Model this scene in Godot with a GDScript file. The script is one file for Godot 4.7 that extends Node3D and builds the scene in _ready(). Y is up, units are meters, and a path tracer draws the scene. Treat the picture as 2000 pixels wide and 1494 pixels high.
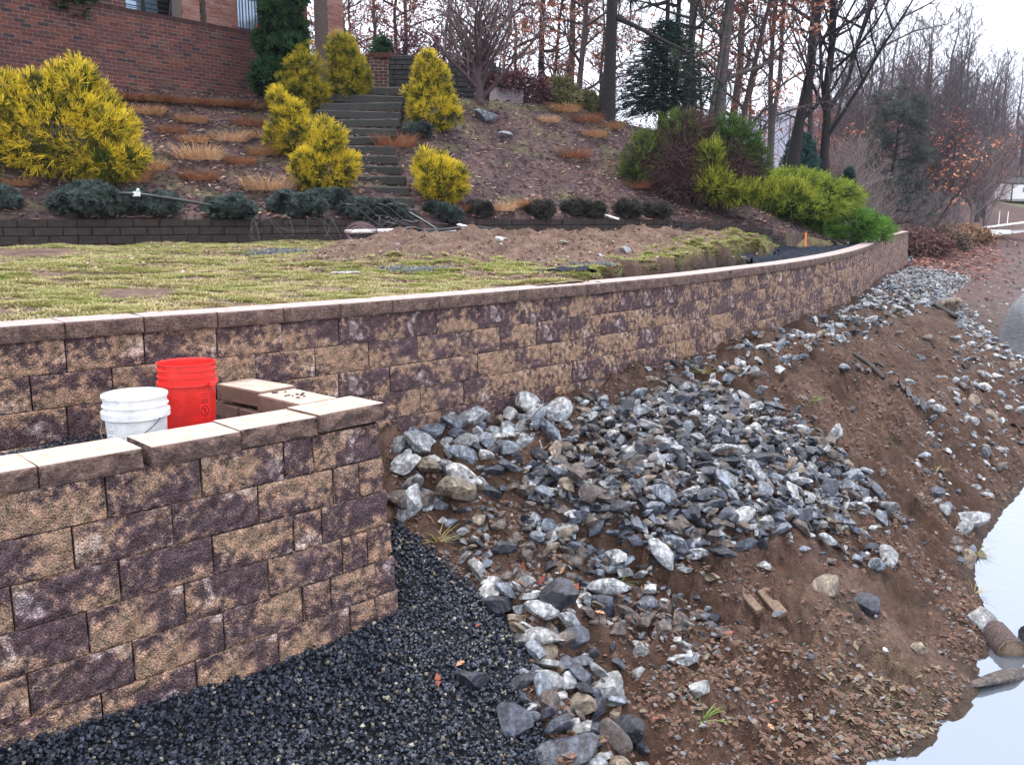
extends Node3D
# A block retaining wall above a drawn-down lake shore. Plan coordinates are (x, d): d metres away from the dock the picture was taken from, so z = -d. y = 0 is the water.

class MB:
	var v := PackedVector3Array()
	var n := PackedVector3Array()
	var uv := PackedVector2Array()
	var c := PackedColorArray()
	var ix := PackedInt32Array()
	var col := Color.WHITE
	var colored := false
	var mapped := false
	func add(p: Vector3, nn: Vector3, u := Vector2.ZERO) -> int:
		v.append(p); n.append(nn); c.append(col); uv.append(u)
		return v.size() - 1
	func tri(a: Vector3, b: Vector3, d: Vector3) -> void:   # counter-clockwise seen from outside
		var nn := (b - a).cross(d - a).normalized()
		var k := add(a, nn); add(b, nn); add(d, nn)
		ix.append_array(PackedInt32Array([k, k + 2, k + 1]))
	func quad(a: Vector3, b: Vector3, d: Vector3, e: Vector3) -> void:
		var nn := (b - a).cross(d - a)
		if nn.length_squared() < 1e-14:
			nn = (d - a).cross(e - a)
		nn = nn.normalized()
		var k := add(a, nn, Vector2(0, 1)); add(b, nn, Vector2(1, 1)); add(d, nn, Vector2(1, 0)); add(e, nn, Vector2(0, 0))
		ix.append_array(PackedInt32Array([k, k + 2, k + 1, k, k + 3, k + 2]))
	func box(t: Transform3D, s: Vector3, bev := 0.0) -> void:
		var h := s * 0.5
		if bev <= 0.0:
			var p := []
			for q in 8:
				p.append(t * Vector3(h.x * (1 if q & 1 else -1), h.y * (1 if q & 2 else -1), h.z * (1 if q & 4 else -1)))
			quad(p[4], p[5], p[7], p[6]); quad(p[1], p[0], p[2], p[3])
			quad(p[5], p[1], p[3], p[7]); quad(p[0], p[4], p[6], p[2])
			quad(p[6], p[7], p[3], p[2]); quad(p[0], p[1], p[5], p[4])
			return
		# chamfered: six inset faces, twelve edge strips, eight corners
		var F := func(q: int, ax: int) -> Vector3:
			var w := Vector3(h.x * (1 if q & 1 else -1), h.y * (1 if q & 2 else -1), h.z * (1 if q & 4 else -1))
			for a in 3:
				if a != ax:
					w[a] -= signf(w[a]) * bev
			return t * w
		var faces := [[4, 5, 7, 6, 2], [1, 0, 2, 3, 2], [5, 1, 3, 7, 0], [0, 4, 6, 2, 0], [6, 7, 3, 2, 1], [0, 1, 5, 4, 1]]
		for f in faces:
			quad(F.call(f[0], f[4]), F.call(f[1], f[4]), F.call(f[2], f[4]), F.call(f[3], f[4]))
		var mid := t.origin
		for a in 3:
			var b := (a + 1) % 3
			for q in 8:
				if q & (1 << b):
					continue
				var q2 := q | (1 << b)
				if q & (1 << a):
					continue
				for other in [0]:
					pass
		for e in [[0, 1], [2, 3], [4, 5], [6, 7], [0, 2], [1, 3], [4, 6], [5, 7], [0, 4], [1, 5], [2, 6], [3, 7]]:
			var d: int = e[0] ^ e[1]
			var al := 0 if d == 1 else 1 if d == 2 else 2
			var a1 := (al + 1) % 3
			var a2 := (al + 2) % 3
			_out(F.call(e[0], a1), F.call(e[1], a1), F.call(e[1], a2), F.call(e[0], a2), mid)
		for q in 8:
			var a0: Vector3 = F.call(q, 0)
			var b0: Vector3 = F.call(q, 1)
			var c0: Vector3 = F.call(q, 2)
			if (b0 - a0).cross(c0 - a0).dot(a0 - mid) > 0:
				tri(a0, b0, c0)
			else:
				tri(a0, c0, b0)
	func _out(a: Vector3, b: Vector3, d: Vector3, e: Vector3, mid: Vector3) -> void:
		if (b - a).cross(d - a).dot(a + d - mid * 2.0) > 0:
			quad(a, b, d, e)
		else:
			quad(e, d, b, a)
	func tube(pts: PackedVector3Array, rad: PackedFloat32Array, sides: int, cap := false) -> void:
		var k0 := v.size()
		var m := pts.size()
		var side := Vector3.ZERO
		for i in m:
			var d := (pts[mini(i + 1, m - 1)] - pts[maxi(i - 1, 0)]).normalized()
			if i == 0:
				side = d.cross(Vector3(0.13, 0.3, 0.94) if absf(d.y) > 0.8 else Vector3.UP).normalized()
			else:
				side = (side - d * side.dot(d)).normalized()
			var up := side.cross(d)
			for s in sides:
				var a := TAU * s / sides
				var o := side * cos(a) + up * sin(a)
				add(pts[i] + o * rad[i], o, Vector2(float(s) / sides, i))
		for i in m - 1:
			for s in sides:
				var a := k0 + i * sides + s
				var b := k0 + i * sides + (s + 1) % sides
				ix.append_array(PackedInt32Array([a, b, b + sides, a, b + sides, a + sides]))
		if cap:
			for e in [0, m - 1]:
				var d := (pts[1] - pts[0]) if e == 0 else (pts[m - 1] - pts[m - 2])
				var k := add(pts[e], -d.normalized() if e == 0 else d.normalized())
				for s in sides:
					var a: int = k0 + e * sides + s
					var b: int = k0 + e * sides + (s + 1) % sides
					ix.append_array(PackedInt32Array([k, b, a] if e == 0 else [k, a, b]))
	func blade(base: Vector3, tip: Vector3, bend: Vector3, w: float, segs := 2) -> void:   # a flat strip that tapers
		var dir := (tip - base).normalized()
		var s := dir.cross(Vector3.UP if absf(dir.y) < 0.95 else Vector3.RIGHT).normalized()
		var nn := s.cross(dir).normalized()
		var k0 := v.size()
		for i in segs + 1:
			var f := float(i) / segs
			var p := base.lerp(tip, f) + bend * f * f
			var ww := w * (1.0 - 0.75 * f)
			add(p - s * ww, nn); add(p + s * ww, nn)
		for i in segs:
			var a := k0 + i * 2
			ix.append_array(PackedInt32Array([a, a + 3, a + 1, a, a + 2, a + 3]))
	func mesh() -> ArrayMesh:
		var arr := []
		arr.resize(Mesh.ARRAY_MAX)
		arr[Mesh.ARRAY_VERTEX] = v
		arr[Mesh.ARRAY_NORMAL] = n
		if colored:
			arr[Mesh.ARRAY_COLOR] = c
		if mapped:
			arr[Mesh.ARRAY_TEX_UV] = uv
		arr[Mesh.ARRAY_INDEX] = ix
		var am := ArrayMesh.new()
		am.add_surface_from_arrays(Mesh.PRIMITIVE_TRIANGLES, arr)
		return am

var M := {}            # materials
var rng := RandomNumberGenerator.new()
var taken := {}
var fn := FastNoiseLite.new()      # coarse fractal noise
var fn2 := FastNoiseLite.new()     # another, finer

# ---------- the plan of the place: polylines of (x, height, d) ----------
var BASE := [Vector3(-4.6, 1.0, 2.2), Vector3(-2.22, .93, 3.6), Vector3(-1.3, .84, 4.4), Vector3(-.66, .88, 5.12), Vector3(-.95, 1.56, 6.66), Vector3(-.5, 1.54, 7.14), Vector3(0, 1.58, 7.64), Vector3(.65, 1.62, 8.3), Vector3(1.62, 1.65, 9.43), Vector3(2.39, 1.7, 10.44), Vector3(2.95, 1.76, 11.2), Vector3(4.14, 1.74, 12.97), Vector3(5.72, 1.65, 15.7), Vector3(7.7, 1.62, 19.6), Vector3(11, 1.43, 26.9), Vector3(18.9, .95, 43), Vector3(21, 1.2, 47), Vector3(30, 1.9, 60), Vector3(48, 2.3, 80), Vector3(90, 2.6, 120)]
var SHORE := [Vector3(.2, 0, 1.8), Vector3(1.2, 0, 3.6), Vector3(2.13, 0, 4.84), Vector3(2.44, 0, 4.91), Vector3(2.7, 0, 5.13), Vector3(3.1, 0, 5.55), Vector3(3.41, 0, 5.97), Vector3(3.61, 0, 6.28), Vector3(3.91, 0, 6.9), Vector3(4.19, 0, 7.65), Vector3(4.73, 0, 8.56), Vector3(5.45, 0, 9.51), Vector3(6.16, 0, 10.38), Vector3(9.5, 0, 14.5), Vector3(11.92, 0, 20.6), Vector3(13, 0, 23.8), Vector3(14.59, 0, 26.6), Vector3(18.33, 0, 32.9), Vector3(22.43, 0, 39.3), Vector3(32, 0, 50), Vector3(55, 0, 70), Vector3(110, 0, 100)]
var DARK := [Vector3(-14, 3.2, 8.4), Vector3(-7.1, 3.2, 12.5), Vector3(2.06, 3.2, 18.0), Vector3(4.6, 3.08, 19.5), Vector3(6.4, 2.87, 20.6), Vector3(8.2, 2.6, 22.6), Vector3(12, 2.4, 31), Vector3(17, 2.4, 46), Vector3(27, 2.4, 62), Vector3(60, 2.6, 100)]
var CREST := [Vector3(-18, 5.0, 9.5), Vector3(-9.7, 5.7, 17), Vector3(-5.9, 6.05, 21.8), Vector3(-2.9, 5.95, 20.6), Vector3(-.75, 5.95, 22), Vector3(1.35, 6.05, 23.5), Vector3(2.75, 5.85, 25), Vector3(5.0, 5.6, 27), Vector3(6.6, 5.3, 28.5), Vector3(8.2, 4.85, 29.5), Vector3(10, 4.6, 31), Vector3(12.3, 4.3, 33), Vector3(16.7, 3.8, 40), Vector3(21.6, 3.2, 48), Vector3(32, 3.0, 62), Vector3(64, 3.0, 98)]
var CAPL := [Vector3(-3.97, 2.56, 4.0), Vector3(-2.88, 2.56, 5.02), Vector3(-2.31, 2.56, 5.51), Vector3(-1.71, 2.56, 5.97), Vector3(-1.03, 2.56, 6.59), Vector3(-.45, 2.56, 7.17), Vector3(0, 2.56, 7.64), Vector3(.71, 2.6, 8.37), Vector3(1.92, 2.63, 9.75), Vector3(2.83, 2.66, 11.08), Vector3(3.95, 2.68, 12.66), Vector3(5.41, 2.70, 15.17), Vector3(6.76, 2.68, 17.68), Vector3(8.59, 2.58, 21.59), Vector3(11.84, 2.4, 28.9), Vector3(15.33, 2.35, 36.06), Vector3(19.75, 2.3, 45.1), Vector3(21.2, 1.3, 47.2), Vector3(30, 1.95, 60), Vector3(48, 2.35, 80), Vector3(90, 2.65, 120)]

func near(poly: Array, x: float, d: float) -> Vector3:   # (distance, height there, side: > 0 is landward)
	var best := 1e18
	var r := Vector3.ZERO
	for i in poly.size() - 1:
		var a: Vector3 = poly[i]
		var b: Vector3 = poly[i + 1]
		var ux := b.x - a.x
		var ud := b.z - a.z
		var t := clampf(((x - a.x) * ux + (d - a.z) * ud) / (ux * ux + ud * ud), 0.0, 1.0)
		var dx := x - a.x - ux * t
		var dd := d - a.z - ud * t
		var q := dx * dx + dd * dd
		if q < best - 1e-9:
			best = q
			r = Vector3(0, a.y + (b.y - a.y) * t, ux * dd - ud * dx)
	r.x = sqrt(best)
	return r

func bank(x: float, d: float) -> float:   # the bank below the walls
	var s := near(SHORE, x, d)
	if s.z < 0.0:
		return maxf(-0.16 * s.x - 0.02, -1.5)
	var w := near(BASE.slice(0, 4), x, d) if d < 12.0 else Vector3(99, 0, 0)
	var w2 := near(BASE.slice(3), x, d)
	var k1 := 1.0 / pow(w.x + 0.05, 3.0)
	var k2 := 1.0 / pow(w2.x + 0.05, 3.0)
	w = Vector3(minf(w.x, w2.x), (w.y * k1 + w2.y * k2) / (k1 + k2), 0)
	var t := w.x / (w.x + s.x + 1e-6)
	return w.y * (1.0 - pow(t, 1.35))

func bump(x: float, d: float, cx: float, cd: float, r: float) -> float:
	return exp(-((x - cx) * (x - cx) + (d - cd) * (d - cd)) / (r * r))

func bank_rough(x: float, d: float) -> float:   # with its clods and hummocks
	var h := bank(x, d)
	var g := in_gravel(x, d)
	var land := clampf(h * 3.0 + 0.22, 0.0, 1.0) if h > -0.25 else 0.0
	var far := clampf((d - 14.0) / 20.0, 0.0, 1.0)
	var big := fn.get_noise_2d(x * 9.0, d * 9.0) * 0.13
	var fine := fn2.get_noise_2d(x * 60.0, d * 60.0) * 0.075
	var lumps := maxf(0.0, fn2.get_noise_2d(x * 24.0 + 50.0, d * 24.0)) * 0.16 * (1.0 - clampf(bump(x, d, 2.7, 6.0, 0.7) * 1.2, 0.0, 0.85))
	h += (big + (fine * 1.2 + lumps) * (1.0 - far)) * land * (1.0 - 0.95 * g)
	h += 0.16 * bump(x, d, 1.9, 7.0, 0.75) + 0.1 * bump(x, d, 2.7, 8.1, 0.6)   # the heaped rocks
	h += 0.08 * bump(x, d, 2.6, 6.0, 0.6) - 0.05 * bump(x, d, 2.5, 5.45, 0.35) - 0.1 * bump(x, d, 3.1, 6.2, 0.3) - 0.05 * bump(x, d, 1.75, 5.2, 0.3)
	h += 0.1 * bump(x, d, 4.0, 9.0, 0.5) + 0.12 * bump(x, d, 4.6, 10.8, 0.8) + 0.1 * bump(x, d, 0.7, 6.3, 0.4)
	return h

func hill(x: float, d: float) -> float:   # behind the old dark wall
	var a := near(DARK, x, d)
	var c := near(CREST, x, d)
	if c.z > 0.0:
		var rise := clampf((d - 45.0) / 40.0, 0.0, 1.0) * clampf((x - 0.33 * d) / 10.0, 0.0, 1.0)
		return c.y - 0.03 * minf(c.x, 12.0) + rise * (0.2 * minf(c.x, 50.0) + 0.3)
	return a.y + (c.y - a.y) * a.x / (a.x + c.x + 1e-6)

func lawn(x: float, d: float) -> float:   # between the new wall and the old dark wall
	var w := near(CAPL, x, d)
	var a := near(DARK, x, d)
	var h := w.y + (a.y - 0.37 * clampf((6.9 - x) / 0.6, 0.0, 1.0) - w.y) * w.x / (w.x + a.x + 1e-6)
	if d < 45.0:
		h += fn.get_noise_2d(x * 6.0, d * 6.0) * 0.05 + maxf(0.0, fn2.get_noise_2d(x * 20.0, d * 34.0)) * 0.025
		# the windrow of dug soil in front of the dark wall
		var along := clampf((x + 2.9) / 1.2, 0.0, 1.0) * clampf((5.6 - x) / 1.2, 0.0, 1.0)
		if along > 0.0:
			var u := (a.x - 1.75) / 0.75
			h += along * (0.20 * exp(-u * u) + 0.08 * exp(-pow((a.x - 3.6) / 1.2, 2.0))) * (0.9 + 0.8 * fn.get_noise_2d(x * 13.0, d * 13.0))
			h += along * clampf(1.5 - absf(a.x - 2.9) / 2.0, 0.0, 1.0) * fn2.get_noise_2d(x * 25.0, d * 25.0) * 0.11
		# the trench dug behind the new wall
		var edge := 0.8 + clampf((d - 9.0) * 0.12, 0.0, 0.75) + 0.16 * sin((x + d) * 1.7) + 0.10 * sin((x + d) * 4.1 + 1.0) + 0.05 * sin((x + d) * 9.7)
		if d > 17.0:
			edge += (d - 17.0) * 0.15
		var along2 := clampf((d - 8.7) / 0.6, 0.0, 1.0)
		if along2 > 0.0 and d < 44.0:
			h = lerpf(h, minf(h, lerpf(2.12, 2.44, smoothstep(12.5, 15.5, d))), along2 * clampf((a.x - 0.06) / 0.14, 0.0, 1.0) * smoothstep(0.0, 1.0, (edge - w.x + fn2.get_noise_2d(x * 22.0, d * 22.0) * 0.16) / 0.2))
	return h

func upper(x: float, d: float) -> float:
	return hill(x, d) if near(DARK, x, d).z > 0.0 else lawn(x, d)

var GRAVEL := PackedVector2Array([Vector2(-4.7, 1.9), Vector2(-2.3, 3.75), Vector2(-1.35, 4.6), Vector2(-.9, 5.2), Vector2(-.8, 5.8), Vector2(-.44, 5.61), Vector2(-.23, 5.46), Vector2(0, 5.25), Vector2(.14, 4.86), Vector2(.05, 4.56), Vector2(.2, 4.25), Vector2(.26, 3.9), Vector2(-.2, 2.2)])

func in_gravel(x: float, d: float) -> float:
	if x > 0.5 or d > 6.0:
		return 0.0
	return 1.0 if Geometry2D.is_point_in_polygon(Vector2(x, d), GRAVEL) else 0.0

func P(x: float, y: float, d: float) -> Vector3:
	return Vector3(x, y, -d)

# ---------- naming ----------
func numbered(called: String) -> String:
	var k: int = taken.get(called, 0)
	taken[called] = k + 1
	return called if k == 0 else "%s_%03d" % [called, k]

func tag(o: Node3D, label: String, category: String, group := "") -> Node3D:
	o.set_meta("label", label); o.set_meta("category", category)
	if group:
		o.set_meta("group", group)
	return o

func thing(called: String, label: String, category: String, at: Vector3, group := "") -> Node3D:
	var o := Node3D.new()
	o.name = numbered(called)
	add_child(o)
	o.position = at
	tag(o, label, category, group)
	return o

func part(called: String, mesh: Mesh, m: Material, parent: Node3D, t := Transform3D()) -> MeshInstance3D:
	var o := MeshInstance3D.new()
	o.name = called
	o.mesh = mesh
	if m:
		o.material_override = m
	parent.add_child(o, true)
	o.transform = t
	return o

func solo(called: String, mesh: Mesh, m: Material, label: String, category: String, t := Transform3D(), group := "") -> MeshInstance3D:
	var o := part(numbered(called), mesh, m, self, t)
	tag(o, label, category, group)
	return o

func structure(called: String, mesh: Mesh, m: Material) -> MeshInstance3D:
	var o := part(numbered(called), mesh, m, self)
	o.set_meta("kind", "structure")
	return o

func scatter(called: String, mesh: Mesh, m: Material, places: Array, colors: Array, parent: Node3D) -> MultiMeshInstance3D:
	var mm := MultiMesh.new()
	mm.transform_format = MultiMesh.TRANSFORM_3D
	mm.use_colors = true
	mm.mesh = mesh
	mm.instance_count = places.size()
	for i in places.size():
		mm.set_instance_transform(i, places[i])
		mm.set_instance_color(i, colors[i])
	var o := MultiMeshInstance3D.new()
	o.name = called
	o.multimesh = mm
	o.material_override = m
	parent.add_child(o, true)
	return o

func stuff(called: String, mesh: Mesh, m: Material, places: Array, colors: Array, label: String, category: String) -> MultiMeshInstance3D:
	var o := scatter(numbered(called), mesh, m, places, colors, self)
	tag(o, label, category)
	o.set_meta("kind", "stuff")
	return o

func turned(yaw: float, s: Vector3, at: Vector3, tilt := 0.0, tilt2 := 0.0) -> Transform3D:
	return Transform3D(Basis.from_euler(Vector3(tilt, yaw, tilt2)) * Basis.from_scale(s), at)

# ---------- materials ----------
func lin(r: float, g: float, b: float) -> Color:
	return Color(r, g, b).linear_to_srgb()

func mat(called: String, c: Color, rough := 0.8, metal := 0.0) -> StandardMaterial3D:
	var m := StandardMaterial3D.new()
	m.resource_name = called
	m.albedo_color = c
	m.roughness = rough
	m.metallic = metal
	M[called] = m
	return m

func noise_image(size: int, freq: float, s: int, oct := 4, gain := 0.5, type := FastNoiseLite.TYPE_SIMPLEX_SMOOTH, w := 0) -> Image:
	var f := FastNoiseLite.new()
	f.seed = s
	f.noise_type = type
	f.frequency = freq
	f.fractal_octaves = oct
	f.fractal_gain = gain
	return f.get_seamless_image(w if w else size, size)

func grey_tex(im: Image, lo: float, hi: float) -> ImageTexture:
	var b := im.get_data()
	for i in b.size():
		b[i] = int(clampf(lo + (hi - lo) * b[i] / 255.0, 0.0, 1.0) * 255.0)
	return ImageTexture.create_from_image(Image.create_from_data(im.get_width(), im.get_height(), false, Image.FORMAT_L8, b))

func mixed(a: Image, b: Image, wa: float, wb: float, lo: float, hi: float) -> ImageTexture:   # two noises of one size, weighted and stretched
	var p := a.get_data()
	var q := b.get_data()
	for i in p.size():
		p[i] = int(clampf(lo + (hi - lo) * (wa * p[i] + wb * q[i]) / 255.0, 0.0, 1.0) * 255.0)
	return ImageTexture.create_from_image(Image.create_from_data(a.get_width(), a.get_height(), false, Image.FORMAT_L8, p))

func tri(m: StandardMaterial3D, tex: Texture2D, scale: float, bumps: Texture2D = null, cm := 0.0, world := true) -> StandardMaterial3D:
	m.uv1_triplanar = true
	m.uv1_world_triplanar = world
	m.uv1_scale = Vector3.ONE * scale
	if tex:
		m.albedo_texture = tex
	if bumps:
		m.heightmap_enabled = true
		m.heightmap_texture = bumps
		m.heightmap_scale = cm
	return m

func vcol(m: StandardMaterial3D) -> StandardMaterial3D:
	m.vertex_color_use_as_albedo = true
	return m

func split_face_texture() -> ImageTexture:   # tan and plum concrete swirled together, with pale bloom and aggregate
	var w := 1024
	var a := noise_image(w, 0.0055, 11, 4, 0.55, FastNoiseLite.TYPE_SIMPLEX_SMOOTH, w / 2)
	a.resize(w, w, Image.INTERPOLATE_CUBIC)
	var b := noise_image(w, 0.03, 12, 4, 0.6)
	var g := noise_image(w, 0.21, 13, 3, 0.7)
	var bl := noise_image(w, 0.006, 14, 3)
	var A := a.get_data()
	var B := b.get_data()
	var G := g.get_data()
	var L := bl.get_data()
	var out := PackedByteArray()
	out.resize(w * w * 3)
	for i in w * w:
		var t := smoothstep(102.0, 154.0, A[i] * 0.54 + B[i] * 0.34 + G[i] * 0.12)
		var f := 0.15 + 0.0046 * G[i] + 0.0022 * B[i]
		var wh := smoothstep(160.0, 215.0, L[i] * 0.75 + B[i] * 0.25) * 0.45
		var r := lerpf(89.0, 139.0 + 0.07 * B[i], t)
		var gr := lerpf(71.0, 121.0, t)
		var bb := lerpf(73.0, 100.0, t)
		out[i * 3] = int(clampf(lerpf(r, 225, wh) * f, 0, 255))
		out[i * 3 + 1] = int(clampf(lerpf(gr, 210, wh) * f, 0, 255))
		out[i * 3 + 2] = int(clampf(lerpf(bb, 205, wh) * f, 0, 255))
	return ImageTexture.create_from_image(Image.create_from_data(w, w, false, Image.FORMAT_RGB8, out))

func speckle_texture(c0: Vector3, c1: Vector3, s: int, fr := 0.16) -> ImageTexture:   # granular concrete or stone between two colours (sRGB bytes)
	var w := 512
	var G := noise_image(w, fr, s, 4, 0.75).get_data()
	var L := noise_image(w, 0.012, s + 1, 3).get_data()
	var out := PackedByteArray()
	out.resize(w * w * 3)
	for i in w * w:
		var t := clampf((0.6 * G[i] + 0.4 * L[i]) / 255.0 * 1.9 - 0.45, 0.0, 1.0)
		var q := c0.lerp(c1, t)
		out[i * 3] = int(q.x); out[i * 3 + 1] = int(q.y); out[i * 3 + 2] = int(q.z)
	return ImageTexture.create_from_image(Image.create_from_data(w, w, false, Image.FORMAT_RGB8, out))

func make_materials() -> void:
	var grain := mixed(noise_image(512, 0.02, 21, 5, 0.65), noise_image(512, 0.15, 22, 3, 0.7), 0.5, 0.5, 0.0, 1.0)
	var grain_col := mixed(noise_image(512, 0.018, 23, 5, 0.7), noise_image(512, 0.12, 24, 4, 0.7), 0.55, 0.45, 0.25, 1.25)
	var rocky := mixed(noise_image(512, 0.008, 31, 3, 0.5), noise_image(512, 0.022, 32, 3, 0.5), 0.55, 0.45, 0.0, 1.25)
	var rock_bump := mixed(noise_image(512, 0.014, 33, 4, 0.5), noise_image(512, 0.08, 34, 2, 0.5), 0.8, 0.2, 0.0, 1.0)
	var m := mat("split_face_concrete", Color.WHITE, 0.9)
	m.albedo_texture = split_face_texture()
	m.heightmap_enabled = true
	m.heightmap_texture = mixed(noise_image(1024, 0.05, 41, 3, 0.6), noise_image(1024, 0.18, 42, 2, 0.7), 0.5, 0.5, 0.0, 1.0)
	m.heightmap_scale = 3.5
	m.metallic_specular = 0.35
	tri(mat("cap_face", Color.WHITE, 0.92), speckle_texture(Vector3(42, 32, 32), Vector3(172, 138, 118), 51, 0.06), 1.6, grain, 3.5)
	tri(mat("cap_top", Color.WHITE, 0.92), speckle_texture(Vector3(138, 118, 115), Vector3(190, 171, 164), 53), 1.4, grain, 0.25)
	tri(mat("cap_top_near", Color.WHITE, 0.92), speckle_texture(Vector3(150, 128, 116), Vector3(204, 184, 168), 54), 1.4, grain, 0.25)
	tri(mat("block_back", Color.WHITE, 0.92), speckle_texture(Vector3(96, 74, 64), Vector3(140, 112, 98), 55), 1.7, grain, 0.3)
	tri(mat("dark_wall_block", Color.WHITE, 0.85), speckle_texture(Vector3(18, 15, 15), Vector3(70, 56, 50), 57, 0.05), 1.5, grain, 0.8)
	tri(mat("mortar", lin(.42, .33, .29), 0.95), grain_col, 2.0, grain, 0.4)
	for k in 7:
		var c: Color = [lin(.19, .055, .042), lin(.15, .052, .045), lin(.11, .045, .042), lin(.24, .075, .05), lin(.065, .035, .04), lin(.17, .075, .06), lin(.13, .04, .035)][k]
		c = Color(c.r * .84, c.g * .84, c.b * .84)
		tri(mat("brick_%d" % k, c, 0.9), grain_col, 2.3 + 0.2 * k, grain, 0.3)
	for k in 3:
		tri(mat("pale_brick_%d" % k, [lin(.46, .2, .155), lin(.4, .15, .115), lin(.5, .26, .21)][k], 0.9), grain_col, 2.5, grain, 0.3)
	vcol(tri(mat("soil", Color.WHITE, 0.8), grain_col, 1.3, grain, 6.0))
	M.soil.metallic_specular = 0.3
	vcol(tri(mat("turf_ground", Color.WHITE, 0.95), grain_col, 0.7, grain, 2.5))
	vcol(tri(mat("mulch_ground", Color.WHITE, 0.95), grain_col, 0.8, grain, 3.0))
	vcol(tri(mat("far_ground", Color.WHITE, 0.95), grain_col, 0.2, grain, 2.0))
	vcol(tri(mat("gravel", Color.WHITE, 0.5), grain_col, 9.0))
	M.gravel.metallic_specular = 0.5
	vcol(tri(mat("rock_scatter", Color.WHITE, 0.62), rocky, 2.4, rock_bump, 1.2))
	for k in 8:
		var c: Color = [lin(.34, .38, .45), lin(.66, .68, .7), lin(.13, .145, .19), lin(.19, .145, .125), lin(.06, .065, .09), lin(.48, .48, .48), lin(.40, .31, .22), lin(.8, .79, .76)][k]
		tri(mat("rock_%d" % k, c, 0.55), rocky, 3.4 - 0.15 * k, rock_bump, 1.5)
	vcol(mat("leaf", Color.WHITE, 0.6))
	M.leaf.cull_mode = BaseMaterial3D.CULL_DISABLED
	M.leaf.backlight_enabled = true
	M.leaf.backlight = Color(0.35, 0.35, 0.25)
	M.leaf.metallic_specular = 0.25
	vcol(mat("dry_leaf", Color.WHITE, 0.7))
	M.dry_leaf.cull_mode = BaseMaterial3D.CULL_DISABLED
	M.dry_leaf.backlight_enabled = true
	M.dry_leaf.backlight = Color(0.4, 0.25, 0.2)
	vcol(mat("chip", Color.WHITE, 0.9))
	var bk := grey_tex(noise_image(256, 0.05, 61, 4, 0.6), 0.3, 1.2)
	for q in [["bark_grey", lin(.15, .125, .12)], ["bark_dark", lin(.032, .026, .026)], ["bark_brown", lin(.12, .08, .075)], ["bark_pale", lin(.26, .22, .21)], ["twig_plum", lin(.14, .085, .095)], ["twig_grey", lin(.14, .115, .12)], ["twig_pale", lin(.3, .23, .22)]]:
		tri(mat(q[0], q[1], 0.95), bk, 1.0)
		M[q[0]].uv1_scale = Vector3(3.0, 0.7, 3.0)
	tri(mat("timber_step", lin(.066, .064, .057), 0.8), bk, 1.0, grain, 1.2)
	M.timber_step.uv1_scale = Vector3(1.5, 6, 6)
	var scuff := mixed(noise_image(256, 0.02, 91, 4, 0.6), noise_image(256, 0.09, 92, 3, 0.6), 0.6, 0.4, 0.78, 1.12)
	tri(mat("red_plastic", lin(.80, .028, .02), 0.36), scuff, 1.7)
	tri(mat("white_plastic", lin(.86, .87, .86), 0.35), scuff, 1.7)
	mat("pvc", lin(.8, .79, .74), 0.4)
	mat("black_plastic", lin(.018, .02, .024), 0.35)
	mat("liner", lin(.018, .022, .032), 0.8)
	M.liner.metallic_specular = 0.2
	mat("wire", lin(.12, .12, .13), 0.5, 0.6)
	mat("pink_wire", lin(.42, .2, .24), 0.6)
	mat("orange_paint", lin(.85, .22, .03), 0.6)
	mat("white_paint", lin(.78, .77, .74), 0.7)
	tri(mat("plywood", lin(.2, .16, .17), 0.85), grain_col, 1.5)
	mat("dark_frame", lin(.02, .018, .018), 0.5)
	var gl := mat("window_glass", lin(.25, .33, .42), 0.06, 0.0)
	gl.metallic_specular = 1.0
	gl.metallic = 0.55
	tri(mat("slate_stone", lin(.07, .064, .062), 0.9), grain_col, 1.6, grain, 0.8)
	tri(mat("wet_wood", lin(.04, .03, .026), 0.6), grain_col, 2.0, grain, 1.5)
	tri(mat("stump_wood", lin(.30, .205, .14), 0.85), grain_col, 3.0, grain, 0.6)
	var wt := mat("lake_surface", lin(.25, .28, .325), 0.05, 0.7)
	wt.normal_enabled = true
	wt.normal_texture = ripple_texture()
	wt.normal_scale = 0.06
	wt.uv1_triplanar = true
	wt.uv1_world_triplanar = true
	wt.uv1_scale = Vector3.ONE * 0.35
	mat("mountain", lin(.12, .14, .2), 1.0)

func ripple_texture() -> ImageTexture:
	var im := noise_image(256, 0.03, 71, 4)
	im.convert(Image.FORMAT_RGB8)
	im.bump_map_to_normal_map(4.0)
	return ImageTexture.create_from_image(im)

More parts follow.
